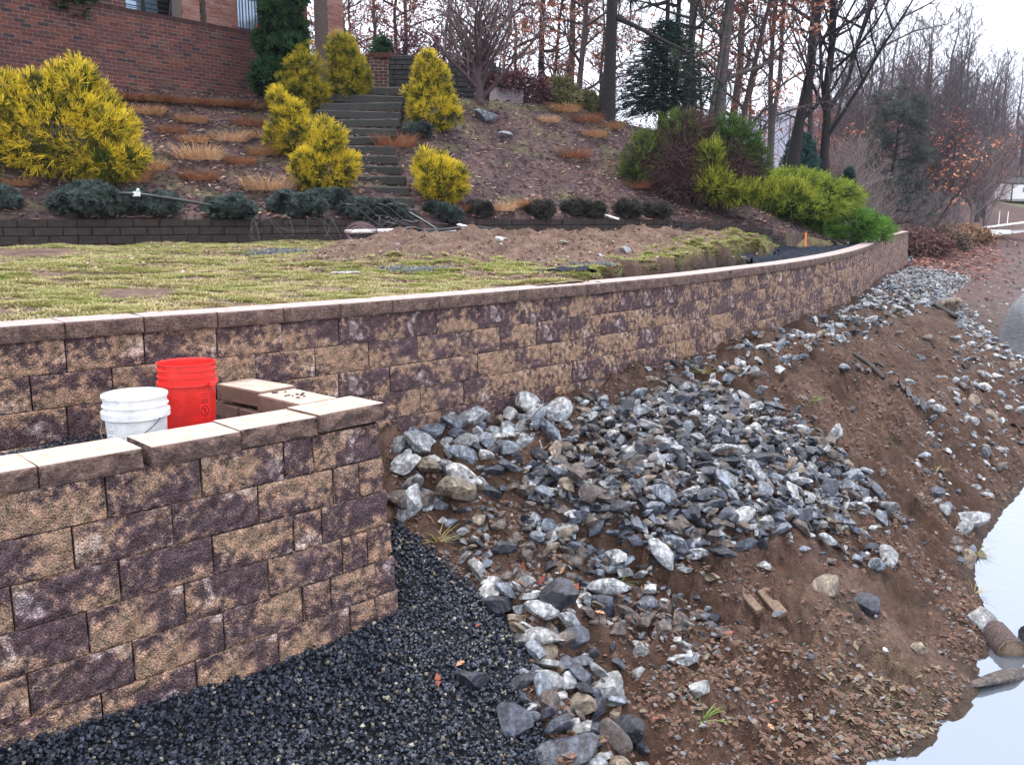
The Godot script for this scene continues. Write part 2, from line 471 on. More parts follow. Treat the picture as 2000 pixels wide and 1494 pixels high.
# ---------- ground ----------
func grid(x0: float, x1: float, d0: float, d1: float, cell: float, h: Callable, col: Callable, keep: Callable, into: MB = null) -> MB:
	var b := into if into else MB.new()
	b.colored = true
	var nx := int(ceil((x1 - x0) / cell)) + 1
	var nd := int(ceil((d1 - d0) / cell)) + 1
	var hh := PackedFloat32Array(); hh.resize(nx * nd)
	var kk := PackedByteArray(); kk.resize(nx * nd)
	for j in nd:
		for i in nx:
			var x := x0 + i * cell
			var d := d0 + j * cell
			var q := j * nx + i
			kk[q] = 1 if keep.call(x, d) else 0
			hh[q] = h.call(x, d) if kk[q] else 0.0
	var id := PackedInt32Array(); id.resize(nx * nd); id.fill(-1)
	for j in nd:
		for i in nx:
			var q := j * nx + i
			if not kk[q]:
				continue
			var l := hh[q - 1] if i > 0 and kk[q - 1] else hh[q]
			var r := hh[q + 1] if i < nx - 1 and kk[q + 1] else hh[q]
			var f := hh[q - nx] if j > 0 and kk[q - nx] else hh[q]
			var k := hh[q + nx] if j < nd - 1 and kk[q + nx] else hh[q]
			var x := x0 + i * cell
			var d := d0 + j * cell
			b.col = col.call(x, d, hh[q])
			id[q] = b.add(P(x, hh[q], d), Vector3(l - r, 2.0 * cell, k - f).normalized())
	for j in nd - 1:
		for i in nx - 1:
			var q := j * nx + i
			if kk[q] and kk[q + 1] and kk[q + nx] and kk[q + nx + 1]:
				var a := id[q]
				var c := id[q + 1]
				var e := id[q + nx + 1]
				var g := id[q + nx]
				b.ix.append_array(PackedInt32Array([a, e, c, a, g, e]))
	return b

func v3(c: Vector3) -> Color:
	return Color(c.x, c.y, c.z)

func bank_color(x: float, d: float, h: float) -> Color:
	var n := fn.get_noise_2d(x * 11.0 + 40.0, d * 11.0)
	var n2 := fn2.get_noise_2d(x * 18.0, d * 18.0 + 9.0)
	var c := Vector3(.115, .062, .041).lerp(Vector3(.235, .138, .100), clampf(0.5 + n * 1.2 + n2 * 0.6, 0, 1))
	var pale := clampf(bump(x, d, 2.6, 5.9, 0.75) * 1.3 + bump(x, d, .25, 6.3, .3) + bump(x, d, 2.9, 9.9, .6) * .6 + n * 0.5 - .2, 0, 1)
	c = c.lerp(Vector3(.31, .195, .155), pale * 0.8)
	var olive := clampf(bump(x, d, 2.6, 5.25, 0.55) * 1.2 + n2 * 0.5, 0, 1)
	c = c.lerp(Vector3(.14, .105, .055), olive * 0.7)
	c = c.lerp(Vector3(.05, .036, .028), clampf((n2 - 0.28) * 2.2, 0, 0.75))
	c = c.lerp(Vector3(.10, .07, .055), clampf(1.0 - h / 0.12, 0, 0.8))
	var far := clampf((d - 22.0) / 14.0, 0, 1)
	if far > 0.0:
		c = c.lerp(Vector3(.27, .215, .205) * (1.0 + 0.9 * n + 0.5 * n2), far)
		var w := near(BASE, x, d)
		var red := clampf(1.2 - w.x / (2.0 + 3.0 * far) + n * 1.2, 0, 1) * far
		c = c.lerp(Vector3(.2, .075, .055), red * 0.85)
	c = c.lerp(Vector3(.018, .02, .026), in_gravel(x, d))
	return v3(c)

func soil_zone(x: float, d: float) -> float:
	var a := near(DARK, x, d)
	var along := clampf((x + 3.6) / 1.2, 0.0, 1.0) * clampf((6.0 - x) / 1.2, 0.0, 1.0)
	var reach := (4.4 + 1.6 * exp(-pow((x - 1.0) / 1.6, 2.0)) if x < 1.5 else maxf(1.6, 5.6 - (x - 1.5) * 1.5)) + fn.get_noise_2d(x * 14.0, d * 14.0) * 1.6
	var z := along * clampf((reach - a.x) / 0.35, 0.0, 1.0)
	z = maxf(z, clampf((fn.get_noise_2d(x * 9.0 + 70.0, d * 24.0) + 0.03) * 5.0, 0, 0.9))
	z = maxf(z, clampf((bump(x, d, -2.95, 7.1, 0.45) + bump(x, d, 1.2, 9.7, 0.55) + bump(x, d, -6.0, 11.3, 0.8) - 0.35) * 3.0, 0, 1))
	if d < 45:
		var w := near(CAPL, x, d)
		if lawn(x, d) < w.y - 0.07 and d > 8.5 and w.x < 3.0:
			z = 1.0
	return z

func lawn_color(x: float, d: float, h: float) -> Color:
	var z0 := 0.0
	var n := fn.get_noise_2d(x * 16.0, d * 16.0 + 31.0)
	var n2 := fn2.get_noise_2d(x * 30.0, d * 30.0)
	if z0 > 0.0:
		n += 0.15
	var c := Vector3(.20, .17, .06).lerp(Vector3(.30, .24, .11), clampf(0.5 + n, 0, 1))
	var s := Vector3(.13, .07, .046).lerp(Vector3(.26, .158, .112), clampf(0.45 + n * 1.1 + n2 * 0.5, 0, 1))
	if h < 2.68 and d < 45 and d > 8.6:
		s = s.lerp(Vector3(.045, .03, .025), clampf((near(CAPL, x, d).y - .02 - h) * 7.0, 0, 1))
	return v3(c.lerp(s, soil_zone(x, d)))

func hill_color(x: float, d: float, _h: float) -> Color:
	var n := fn.get_noise_2d(x * 7.0 + 12.0, d * 7.0)
	var n2 := fn2.get_noise_2d(x * 20.0, d * 20.0)
	var c := Vector3(.088, .05, .056).lerp(Vector3(.16, .088, .082), clampf(0.5 + n * 1.3 + n2 * 0.4, 0, 1))
	c = c.lerp(Vector3(.24, .16, .12), clampf((n2 - 0.2) * 1.6, 0, 0.6))
	var cr := near(CREST, x, d)
	var gr := clampf((fn.get_noise_2d(x * 9.0, d * 9.0 + 50.0) - 0.2) * 3.0, 0, 0.5)
	if x > -4.0:
		gr = maxf(gr, clampf((cr.z if cr.x < 0.02 else (1.0 if cr.z > 0 else -1.0) * cr.x + 0.5) * 1.6, 0, 1))
	c = c.lerp(Vector3(.21, .22, .07), gr)
	if d > 30 and x > 0.28 * d:
		c = c.lerp(Vector3(.27, .17, .09), clampf((d - 30) / 8.0, 0, 0.8))
	return v3(c)

func far_color(x: float, d: float, _h: float) -> Color:
	var n := fn.get_noise_2d(x * 1.4, d * 1.4)
	var c := Vector3(.11, .06, .055).lerp(Vector3(.17, .085, .065), clampf(0.5 + n * 1.3, 0, 1))
	c = c.lerp(Vector3(.19, .2, .07), clampf((bump(x, d, 63, 101, 9) - 0.35) * 3.0, 0, 1))
	return v3(c)

func build_ground() -> void:
	var on_bank := func(x: float, d: float) -> bool:
		var w := near(BASE, x, d)
		return w.z < 0.0 or w.x < 0.3
	var b := grid(-2.6, 7.0, 1.9, 11.1, 0.05, bank_rough, bank_color, on_bank)
	b = grid(7.0, 14.0, 8.0, 24.0, 0.16, bank_rough, bank_color, on_bank, b)
	b = grid(-1.0, 7.05, 11.05, 24.0, 0.115, bank_rough, bank_color, on_bank, b)
	b = grid(7.0, 46.0, 23.9, 72.0, 0.3, bank_rough, bank_color, on_bank, b)
	b = grid(5.0, 100.0, 71.8, 110.0, 1.0, bank_rough, bank_color, on_bank, b)
	b = grid(45.8, 80.0, 50.0, 72.0, 1.0, bank_rough, bank_color, on_bank, b)
	structure("lake_bank", b.mesh(), M.soil)
	var on_lawn := func(x: float, d: float) -> bool:
		var w := near(CAPL, x, d)
		if w.z <= 0.0 or w.x < 0.12:
			return false
		var a := near(DARK, x, d)
		return a.z < 0.0 or a.x < 0.2
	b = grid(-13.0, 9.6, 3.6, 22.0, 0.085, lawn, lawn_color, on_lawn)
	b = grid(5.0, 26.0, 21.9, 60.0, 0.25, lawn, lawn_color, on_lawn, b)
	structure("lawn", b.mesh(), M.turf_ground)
	var on_hill := func(x: float, d: float) -> bool:
		var a := near(DARK, x, d)
		return a.z >= 0.0 and (a.x > 0.3 or d > 22.0)
	var rough_hill := func(x: float, d: float) -> float:
		return hill(x, d) - 0.03 + fn2.get_noise_2d(x * 16.0, d * 16.0) * 0.07
	b = grid(-18.0, 20.0, 8.0, 44.0, 0.19, rough_hill, hill_color, on_hill)
	# a ribbon of mulch that meets the back of the low wall cleanly
	var rim := curve_of([P(-13, 0, 9.0), P(-7.1, 0, 12.5), P(2.06, 0, 18.0), P(4.6, 0, 19.5), P(6.4, 0, 20.6), P(8.2, 0, 22.6)])
	var rows := int(rim.get_baked_length() / 0.15)
	var last := -1
	for i in rows:
		var first := b.v.size()
		for j in 5:
			var t := frame_at(rim, 0.15 * i, 0, -[0.06, 0.07, 0.2, 0.4, 0.62][j])
			var x := t.origin.x
			var d := -t.origin.z
			var y := hill(x, d) - .01 + (fn2.get_noise_2d(x * 16.0, d * 16.0) * 0.05 if j < 4 else -0.08)
			if j <= 1:
				y = minf(y, near(DARK, x, d).y - .02) - (0.6 if j == 0 else 0.0)
			b.col = hill_color(x, d, y)
			b.add(Vector3(x, y, -d), Vector3(0, 1, .2).normalized())
		if last >= 0:
			for j in 4:
				b.ix.append_array(PackedInt32Array([last + j, first + j + 1, first + j, last + j, last + j + 1, first + j + 1]))
		last = first
	structure("hillside", b.mesh(), M.mulch_ground)
	var on_far := func(x: float, d: float) -> bool:
		return near(CAPL, x, d).z > 0.0 and (d > 43.5 or x > 19.5 or x < -17.5)
	var far_h := func(x: float, d: float) -> float:
		var h := upper(x, d) - 0.06
		if x < -2:
			h -= clampf((-2 - x) / 60, 0, 1) * 2
		return h
	b = grid(-60.0, 150.0, 24.0, 190.0, 2.0, far_h, far_color, on_far)
	structure("woodland_floor", b.mesh(), M.far_ground)
	# the far ridge beyond the lake
	b = MB.new()
	var ridge := func(x: float, d: float) -> float:
		return 210.0 * exp(-pow((d - 1700.0) / 260.0, 2.0)) * (0.55 + 0.45 * exp(-pow((x - 560.0) / 260.0, 2.0)) + 0.1 * fn.get_noise_2d(x * 0.1, d * 0.1)) * clampf((x + 100.0) / 500.0, 0, 1) - 4.0
	b = grid(-200, 1900, 1200, 2200, 50, ridge, func(_x, _d, _h): return Color(.12, .13, .17), func(_x, _d): return true)
	structure("far_hill", b.mesh(), vcol(M.mountain))
	# the lake
	b = MB.new()
	b.quad(P(-30, 0, -20), P(160, 0, -20), P(160, 0, 110), P(-30, 0, 110))
	structure("lake_water", b.mesh(), M.lake_surface)
	# the floor of the planting box between the two walls
	b = MB.new()
	b.quad(P(-4.9, 1.86, 3.7), P(-.95, 1.86, 5.0), P(-1.2, 1.86, 6.6), P(-4.6, 1.86, 4.9))
	var pf := part("planter_floor", b.mesh(), M.mortar, self)
	pf.set_meta("kind", "structure")

# ---------- block walls ----------
func block_mesh(w: float, h: float, depth: float, s: int, rough: float, nx := 6, ny := 3) -> MB:
	var b := MB.new()
	b.mapped = true
	var f := FastNoiseLite.new()
	f.seed = s
	f.frequency = 9.0
	f.fractal_octaves = 4
	f.fractal_gain = .6
	var r := RandomNumberGenerator.new()
	r.seed = s
	var u0 := r.randf()
	var w0 := r.randf()
	var k := 1.0 / 2.3
	var xs := PackedFloat32Array([-w / 2])
	for i in nx + 1:
		xs.append(lerpf(-w / 2 + 0.009, w / 2 - 0.009, float(i) / nx))
	xs.append(w / 2)
	var ys := PackedFloat32Array([0.0])
	for i in ny + 1:
		ys.append(lerpf(0.008, h - 0.008, float(i) / ny))
	ys.append(h)
	var zz := func(i: int, j: int) -> float:
		if i == 0 or j == 0 or i == xs.size() - 1 or j == ys.size() - 1:
			return -0.009
		return f.get_noise_2d(xs[i], ys[j]) * rough
	for j in ys.size():
		for i in xs.size():
			var i0 := maxi(i - 1, 0)
			var i1 := mini(i + 1, xs.size() - 1)
			var j0 := maxi(j - 1, 0)
			var j1 := mini(j + 1, ys.size() - 1)
			var nn := Vector3((zz.call(i0, j) - zz.call(i1, j)) / (xs[i1] - xs[i0]), (zz.call(i, j0) - zz.call(i, j1)) / (ys[j1] - ys[j0]), 1).normalized()
			b.add(Vector3(xs[i], ys[j], zz.call(i, j)), nn, Vector2(u0 + xs[i] * k, w0 - ys[j] * k))
	var nxx := xs.size()
	for j in ys.size() - 1:
		for i in nxx - 1:
			var a := j * nxx + i
			b.ix.append_array(PackedInt32Array([a, a + nxx + 1, a + 1, a, a + nxx, a + nxx + 1]))
	var x := w / 2
	var z0 := -0.009
	var z1 := -depth
	for q in [[Vector3(x, 0, z0), Vector3(x, 0, z1), Vector3(x, h, z1), Vector3(x, h, z0)], [Vector3(-x, 0, z1), Vector3(-x, 0, z0), Vector3(-x, h, z0), Vector3(-x, h, z1)], [Vector3(-x, h, z0), Vector3(x, h, z0), Vector3(x, h, z1), Vector3(-x, h, z1)], [Vector3(x, 0, z1), Vector3(-x, 0, z1), Vector3(-x, h, z1), Vector3(x, h, z1)]]:
		var at := b.v.size()
		b.quad(q[0], q[1], q[2], q[3])
		for i in 4:
			var p: Vector3 = q[i]
			b.uv[at + i] = Vector2(u0 + 0.5 + (p.x + p.z) * k, w0 + (p.y + p.z * 0.3) * k)
	return b

func cap_mesh(w: float, h: float, depth: float, s: int, top: Material, rough := 0.024) -> ArrayMesh:
	var b := block_mesh(w, h - 0.004, depth, s, rough, 9, 3)
	var am := b.mesh()
	am.surface_set_material(0, M.cap_face)
	var t := MB.new()
	t.quad(Vector3(-w / 2, h, -0.012), Vector3(w / 2, h, -0.012), Vector3(w / 2, h, -depth), Vector3(-w / 2, h, -depth))
	t.quad(Vector3(-w / 2, h - 0.004, -0.012), Vector3(w / 2, h - 0.004, -0.012), Vector3(w / 2, h, -0.012), Vector3(-w / 2, h, -0.012))
	var arr := t.mesh().surface_get_arrays(0)
	am.add_surface_from_arrays(Mesh.PRIMITIVE_TRIANGLES, arr)
	am.surface_set_material(1, top)
	return am

func frame_at(c: Curve3D, l: float, y: float, out: float) -> Transform3D:
	var a := c.sample_baked(clampf(l - 0.12, 0, c.get_baked_length()), true)
	var b := c.sample_baked(clampf(l + 0.12, 0, c.get_baked_length()), true)
	var p := c.sample_baked(l, true)
	var t := b - a
	t.y = 0
	t = t.normalized()
	var z := t.cross(Vector3.UP)
	p.y = y
	return Transform3D(Basis(t, Vector3.UP, z), p + z * out)

func curve_of(pts: Array) -> Curve3D:
	var c := Curve3D.new()
	c.bake_interval = 0.1
	for i in pts.size():
		var p: Vector3 = pts[i]
		var a: Vector3 = pts[maxi(i - 1, 0)]
		var b: Vector3 = pts[mini(i + 1, pts.size() - 1)]
		var t := Vector3.ZERO
		if i > 0 and i < pts.size() - 1:
			t = (b - a).normalized()
		c.add_point(p, -t * p.distance_to(a) * 0.33, t * p.distance_to(b) * 0.33)
	return c

func joined(list: Array) -> ArrayMesh:   # [mesh, transform] pairs as one mesh
	var st := SurfaceTool.new()
	for q in list:
		st.append_from(q[0], 0, q[1])
	return st.commit()

func build_main_wall() -> void:
	var pts := []
	for q in [[-3.97, 4.0], [-2.88, 5.02], [-2.31, 5.52], [-1.71, 5.98], [-1.03, 6.6], [-.45, 7.17], [0, 7.64], [.71, 8.37], [1.92, 9.76], [2.83, 11.05], [3.95, 12.68], [5.41, 15.17], [6.76, 17.75], [8.59, 21.6], [11.84, 28.9], [15.33, 36.06], [19.75, 45.1]]:
		pts.append(P(q[0], 0, q[1]))
	var c := curve_of(pts)
	var o := thing("retaining_wall", "long curving retaining wall of split-face tan and plum concrete blocks with a pale cap", "retaining wall", P(-3.97, 0, 4.0))
	var inv := o.transform.affine_inverse()
	var variants := []
	for k in 36:
		variants.append(block_mesh(0.449, 0.201, 0.25, 100 + k, 0.026, 7, 4).mesh())
	var caps := []
	for k in 14:
		caps.append(cap_mesh(0.452, 0.1, 0.31, 300 + k, M.cap_top))
	var list := []
	var total := c.get_baked_length()
	var n := int(total / 0.457)
	for i in n:
		for r in 8:
			var l := 0.457 * (i + 0.5 + (0.5 if r % 2 else 0.0)) + 0.03 * sin(r * 2.4)
			if l > total - 0.2:
				continue
			var t := frame_at(c, l, 2.5 - 0.203 * (r + 1), 0.012 * r - 0.035)
			var d := -t.origin.z
			var g := near(BASE, t.origin.x, d).y
			if d < 6.2:
				g = 1.7
			if t.origin.y + 0.203 < g - 0.16:
				continue
			t = t.translated_local(Vector3(0, 0, rng.randf_range(-0.004, 0.004)))
			list.append([variants[rng.randi() % 36], inv * t, t.origin.distance_to(Vector3(0, 3.2, 0)) + (40.0 if t.origin.x < -3.4 else 0.0)])
	list.sort_custom(func(a, b): return a[2] < b[2])
	for i in mini(300, list.size()):
		part("block", list[i][0], M.split_face_concrete, o, list[i][1])
	var rest := part("far_blocks", joined(list.slice(300)), M.split_face_concrete, o)
	rest.set_meta("kind", "stuff")
	var capn := int(total / 0.457)
	for i in capn:
		part("cap_stone", caps[rng.randi() % 14], null, o, inv * frame_at(c, 0.457 * (i + 0.5), 2.5, rng.randf_range(-0.003, 0.003)))
	# the short return at the far end
	var c2 := curve_of([P(19.75, 0, 45.2), P(19.45, 0, 50.5)])
	var list2 := []
	for i in 11:
		part("cap_stone", caps[rng.randi() % 14], null, o, inv * frame_at(c2, 0.457 * (i + 0.5), 2.5, 0))
		for r in 6:
			list2.append([variants[rng.randi() % 36], inv * frame_at(c2, 0.457 * (i + 0.5), 2.5 - 0.203 * (r + 1), -0.03)])
	part("far_blocks", joined(list2), M.split_face_concrete, o).set_meta("kind", "stuff")
	# solid earth fill behind the faces, so that no light comes through the joints
	var b := MB.new()
	var steps := 110
	for i in steps:
		var a := frame_at(c, total * i / steps, 0, -0.26)
		var e := frame_at(c, total * (i + 1) / steps, 0, -0.26)
		b.quad(a.origin + Vector3(0, 0.5, 0), e.origin + Vector3(0, 0.5, 0), e.origin + Vector3(0, 2.49, 0), a.origin + Vector3(0, 2.49, 0))
	part("backfill", b.mesh(), M.block_back, o, Transform3D(Basis(), -o.position))

func build_near_wall() -> void:
	var o := thing("planter_wall", "low near block wall with loose cap stones beside the two buckets", "retaining wall", P(-.76, 0, 4.98))
	var inv := o.transform.affine_inverse()
	var c := curve_of([P(-4.4, 0, 1.53), P(-2.16, 0, 3.66), P(-1.05, 0, 4.725), P(-.74, 0, 5.05)])
	var total := c.get_baked_length()
	var full := []
	var half := []
	for k in 30:
		full.append(block_mesh(0.448, 0.2, 0.25, 500 + k, 0.046, 12, 6).mesh())
	for k in 8:
		half.append(block_mesh(0.166, 0.2, 0.25, 560 + k, 0.042, 5, 6).mesh())
	for r in 7:
		var y := 2.04 - 0.203 * (r + 1)
		var out := 0.014 * r - 0.02
		var l := total - 0.02 + 0.011 * r
		var first := true
		# the corner units: long face and short end by turns
		if r % 2 == 0:
			part("block", full[rng.randi() % 30], M.split_face_concrete, o, inv * frame_at(c, l - 0.224, y, out))
			l -= 0.457
			part("block", half[rng.randi() % 8], M.split_face_concrete, o, inv * frame_at(c, l - 0.083, y, out))
			l -= 0.175
		else:
			part("block", half[rng.randi() % 8], M.split_face_concrete, o, inv * frame_at(c, l - 0.083, y, out))
			l -= 0.175
			part("block", half[rng.randi() % 8], M.split_face_concrete, o, inv * frame_at(c, l - 0.083, y, out))
			l -= 0.175
			if r % 4 == 1:
				l -= 0.0
		while l > 0.4:
			part("block", full[rng.randi() % 30], M.split_face_concrete, o, inv * frame_at(c, l - 0.2285, y, out + rng.randf_range(-0.004, 0.004)))
			l -= 0.457
		# the outer end of the corner, which faces the long wall
		var e := frame_at(c, total - 0.02 + 0.011 * r, y, out)
		var side := Transform3D(Basis(-e.basis.z, Vector3.UP, e.basis.x), e.origin)
		for k in 3:
			part("block", full[rng.randi() % 30], M.split_face_concrete, o, inv * side.translated_local(Vector3(0.24 + 0.457 * k + (0.12 if r % 2 else 0.0), 0, 0.001)))
	# inner leaf of the short return, smooth backs towards the planting box
	var e0 := frame_at(c, total - 0.06, 0, 0)
	var cut := []
	for k in 8:
		cut.append(cap_mesh(0.45, 0.1, 0.31, 600 + k, M.cap_top_near, 0.06))
	# the loose caps, each a little askew, one with an open joint beside it
	var l := total + 0.01
	var gaps := [0.0, 0.0, 0.035, 0.002, 0.004, 0.0, 0.004, 0.0, 0.0]
	var shift := [0.012, 0.0, 0.014, 0.004, 0.008, 0.0, 0.0, 0.0, 0.0]
	var lift := [0.016, 0.004, 0.0, 0.0, 0.002, 0.0, 0.0, 0.0, 0.0]
	for k in 8:
		var t := frame_at(c, l - 0.226, 2.04 + lift[k], shift[k] - 0.01)
		t = t.rotated_local(Vector3.UP, [0.03, -0.012, 0.006, 0.014, -0.005, 0.0, 0.0, 0.0][k])
		part("cap_stone", cut[k], null, o, inv * t)
		l -= 0.455 + gaps[k]
	var back := MB.new()
	back.box(Transform3D(Basis(), Vector3(0, 0.05, 0)), Vector3(0.45, 0.1, 0.27), 0.006)
	var bm := back.mesh()
	bm.surface_set_material(0, M.block_back)
	var tp := MB.new()
	tp.quad(Vector3(-.219, .1015, .129), Vector3(.219, .1015, .129), Vector3(.219, .1015, -.129), Vector3(-.219, .1015, -.129))
	bm.add_surface_from_arrays(Mesh.PRIMITIVE_TRIANGLES, tp.mesh().surface_get_arrays(0))
	bm.surface_set_material(1, M.cap_top_near)
	# caps of the return, running back to the long wall
	for k in 2:
		var p := e0.origin - e0.basis.z * (0.56 + 0.46 * k) - e0.basis.x * 0.15
		p.y = 2.05 + 0.012 * k
		part("cap_stone", bm, null, o, inv * Transform3D(Basis(e0.basis.z, Vector3.UP, -e0.basis.x).rotated(Vector3.UP, [0.02, 0.1][k]), p))
	var il := MB.new()
	il.box(Transform3D(Basis(), Vector3(0, 0.1, 0)), Vector3(0.43, 0.2, 0.05), 0.006)
	var ilm := il.mesh()
	for r in 2:
		for k in 3:
			var p := e0.origin - e0.basis.z * (0.32 + 0.455 * k + 0.1 * r) - e0.basis.x * 0.27
			p.y = 2.04 - 0.203 * (r + 1)
			part("block_back", ilm, M.block_back, o, inv * Transform3D(Basis(e0.basis.z, Vector3.UP, -e0.basis.x), p))
	var b := MB.new()
	for i in 20:
		var a := frame_at(c, total * i / 20.0, 0, -0.262)
		var e := frame_at(c, total * (i + 1) / 20.0, 0, -0.262)
		b.quad(a.origin + Vector3(0, 0.4, 0), e.origin + Vector3(0, 0.4, 0), e.origin + Vector3(0, 2.035, 0), a.origin + Vector3(0, 2.035, 0))
	part("backfill", b.mesh(), M.block_back, o, Transform3D(Basis(), -o.position))
	# drops of mud on the return cap
	var cr := MB.new()
	for k in 14:
		var p := e0.origin - e0.basis.z * rng.randf_range(0.5, 0.75) - e0.basis.x * rng.randf_range(0.08, 0.2)
		p.y = 2.155
		cr.box(Transform3D(Basis.from_euler(Vector3(0, rng.randf() * 6, 0)), p), Vector3(rng.randf_range(.008, .03), .006, .012))
	part("mud_crumbs", cr.mesh(), M.dark_frame, o, Transform3D(Basis(), -o.position)).set_meta("kind", "stuff")

func build_dark_walls() -> void:   # the old low wall at the foot of the hill, in two runs with the steps between
	var bm := []
	for k in 10:
		var b := MB.new()
		b.box(Transform3D(Basis(), Vector3(0, 0.061, -0.1)), Vector3(rng.randf_range(0.365, 0.372), 0.119, 0.2), 0.012)
		bm.append(b.mesh())
	var cl := curve_of([P(-13, 0, 9.0), P(-7.1, 0, 12.5), P(-1.66, 0, 15.77)])
	var o := thing("garden_wall", "low dark weathered block wall below the dwarf spruces, left of the steps", "garden wall", P(-7.1, 2.83, 12.5))
	var inv := o.transform.affine_inverse()
	var n := int(cl.get_baked_length() / 0.375)
	for r in 3:
		for i in n:
			part("block", bm[rng.randi() % 10], M.dark_wall_block, o, inv * frame_at(cl, 0.375 * (i + 0.5 + 0.5 * (r % 2)), 2.83 + 0.123 * r, -0.015 * r + rng.randf_range(-.006, .006)))
	var o2 := thing("garden_wall", "low dark block wall behind the dug soil, from the steps to the junipers", "garden wall", P(-.4, 2.83, 16.5))
	inv = o2.transform.affine_inverse()
	var c2 := curve_of([P(-.95, 0, 16.2), P(2.06, 0, 18.0), P(4.6, 0, 19.5), P(5.6, 0, 20.0), P(6.6, 0, 20.9)])
	n = int(c2.get_baked_length() / 0.375)
	for r in 3:
		for i in n:
			var l := 0.375 * (i + 0.5 + 0.5 * (r % 2))
			if l > c2.get_baked_length() - 0.35 * r - 0.2:
				continue
			var t := frame_at(c2, l, 0, 0)
			var drop := clampf((t.origin.x - 3.0) / 3.4, 0, 1) * 0.27
			part("block", bm[rng.randi() % 10], M.dark_wall_block, o2, inv * frame_at(c2, l, 2.83 + 0.123 * r - drop, -0.015 * r + rng.randf_range(-.006, .006)))

# ---------- rocks ----------
var rock_meshes := []

func make_rocks() -> void:
	var base := SphereMesh.new()
	for k in 26:
		var r := RandomNumberGenerator.new()
		r.seed = 900 + k
		# an icosphere, cut by planes
		var t := (1.0 + sqrt(5.0)) / 2.0
		var V := [Vector3(-1, t, 0), Vector3(1, t, 0), Vector3(-1, -t, 0), Vector3(1, -t, 0), Vector3(0, -1, t), Vector3(0, 1, t), Vector3(0, -1, -t), Vector3(0, 1, -t), Vector3(t, 0, -1), Vector3(t, 0, 1), Vector3(-t, 0, -1), Vector3(-t, 0, 1)]
		for i in 12:
			V[i] = V[i].normalized()
		var F := [[0, 11, 5], [0, 5, 1], [0, 1, 7], [0, 7, 10], [0, 10, 11], [1, 5, 9], [5, 11, 4], [11, 10, 2], [10, 7, 6], [7, 1, 8], [3, 9, 4], [3, 4, 2], [3, 2, 6], [3, 6, 8], [3, 8, 9], [4, 9, 5], [2, 4, 11], [6, 2, 10], [8, 6, 7], [9, 8, 1]]
		for s in 2:
			var G := []
			var mids := {}
			for f in F:
				var m := []
				for e in 3:
					var a: int = f[e]
					var b: int = f[(e + 1) % 3]
					var key := Vector2i(mini(a, b), maxi(a, b))
					if not mids.has(key):
						mids[key] = V.size()
						V.append(((V[a] + V[b]) / 2).normalized())
					m.append(mids[key])
				G.append([f[0], m[0], m[2]]); G.append([f[1], m[1], m[0]]); G.append([f[2], m[2], m[1]]); G.append([m[0], m[1], m[2]])
			F = G
		var planes := []
		for i in r.randi_range(9, 13):
			planes.append([Vector3(r.randfn(), r.randfn() * 0.9, r.randfn()).normalized(), r.randf_range(0.42, 0.74)])
		var sc := Vector3(r.randf_range(0.95, 1.5), r.randf_range(0.5, 0.8), r.randf_range(0.7, 0.95))
		for i in V.size():
			var p: Vector3 = V[i]
			for pl in planes:
				var e: float = p.dot(pl[0]) - pl[1]
				if e > 0:
					p -= pl[0] * e
			p += Vector3(r.randf() - .5, r.randf() - .5, r.randf() - .5) * 0.028
			V[i] = p * sc * 0.70
		var b := MB.new()
		# facets share a normal only with faces that lie nearly level with them
		var fnm := []
		var around := {}
		for q in F.size():
			var f = F[q]
			var nn: Vector3 = (V[f[1]] - V[f[0]]).cross(V[f[2]] - V[f[0]])
			if nn.dot(V[f[0]] + V[f[1]] + V[f[2]]) < 0:
				F[q] = [f[0], f[2], f[1]]
				nn = -nn
			fnm.append(nn)
			for e in 3:
				if not around.has(f[e]):
					around[f[e]] = []
				around[f[e]].append(q)
		for q in F.size():
			var f = F[q]
			var own: Vector3 = fnm[q].normalized()
			var id := []
			for e in 3:
				var s := Vector3.ZERO
				for w in around[f[e]]:
					if fnm[w].normalized().dot(own) > 0.93:
						s += fnm[w]
				id.append(b.add(V[f[e]], s.normalized()))
			b.ix.append_array(PackedInt32Array([id[0], id[2], id[1]]))
		rock_meshes.append(b.mesh())

const TONES := [[.34, .38, .45], [.66, .68, .7], [.13, .145, .19], [.19, .145, .125], [.06, .065, .09], [.48, .48, .48], [.40, .31, .22], [.8, .79, .76]]
var rock_far := [[], [], [], [], []]
var rock_far_col := [[], [], [], [], []]
var rock_named := 0

func rock_basis(size: float) -> Basis:
	return Basis.from_euler(Vector3(rng.randf_range(-.7, .7), rng.randf() * TAU, rng.randf_range(-.7, .7))) * Basis.from_scale(Vector3(size * rng.randf_range(.85, 1.2), size * rng.randf_range(.75, 1.05), size))

func put_rock(x: float, d: float, y: float, size: float, tone: int, called: String, label: String, group: String, region := 0) -> void:
	var t := Transform3D(rock_basis(size), P(x, y, d))
	if label and rock_named < 298:
		rock_named += 1
		solo(called, rock_meshes[rng.randi() % 26], M["rock_%d" % tone], label, "rock", t, group)
	else:
		var k := region
		rock_far[k].append(t)
		var q = TONES[tone]
		var f := rng.randf_range(0.75, 1.25)
		rock_far_col[k].append(Color(q[0] * f, q[1] * f, q[2] * f))

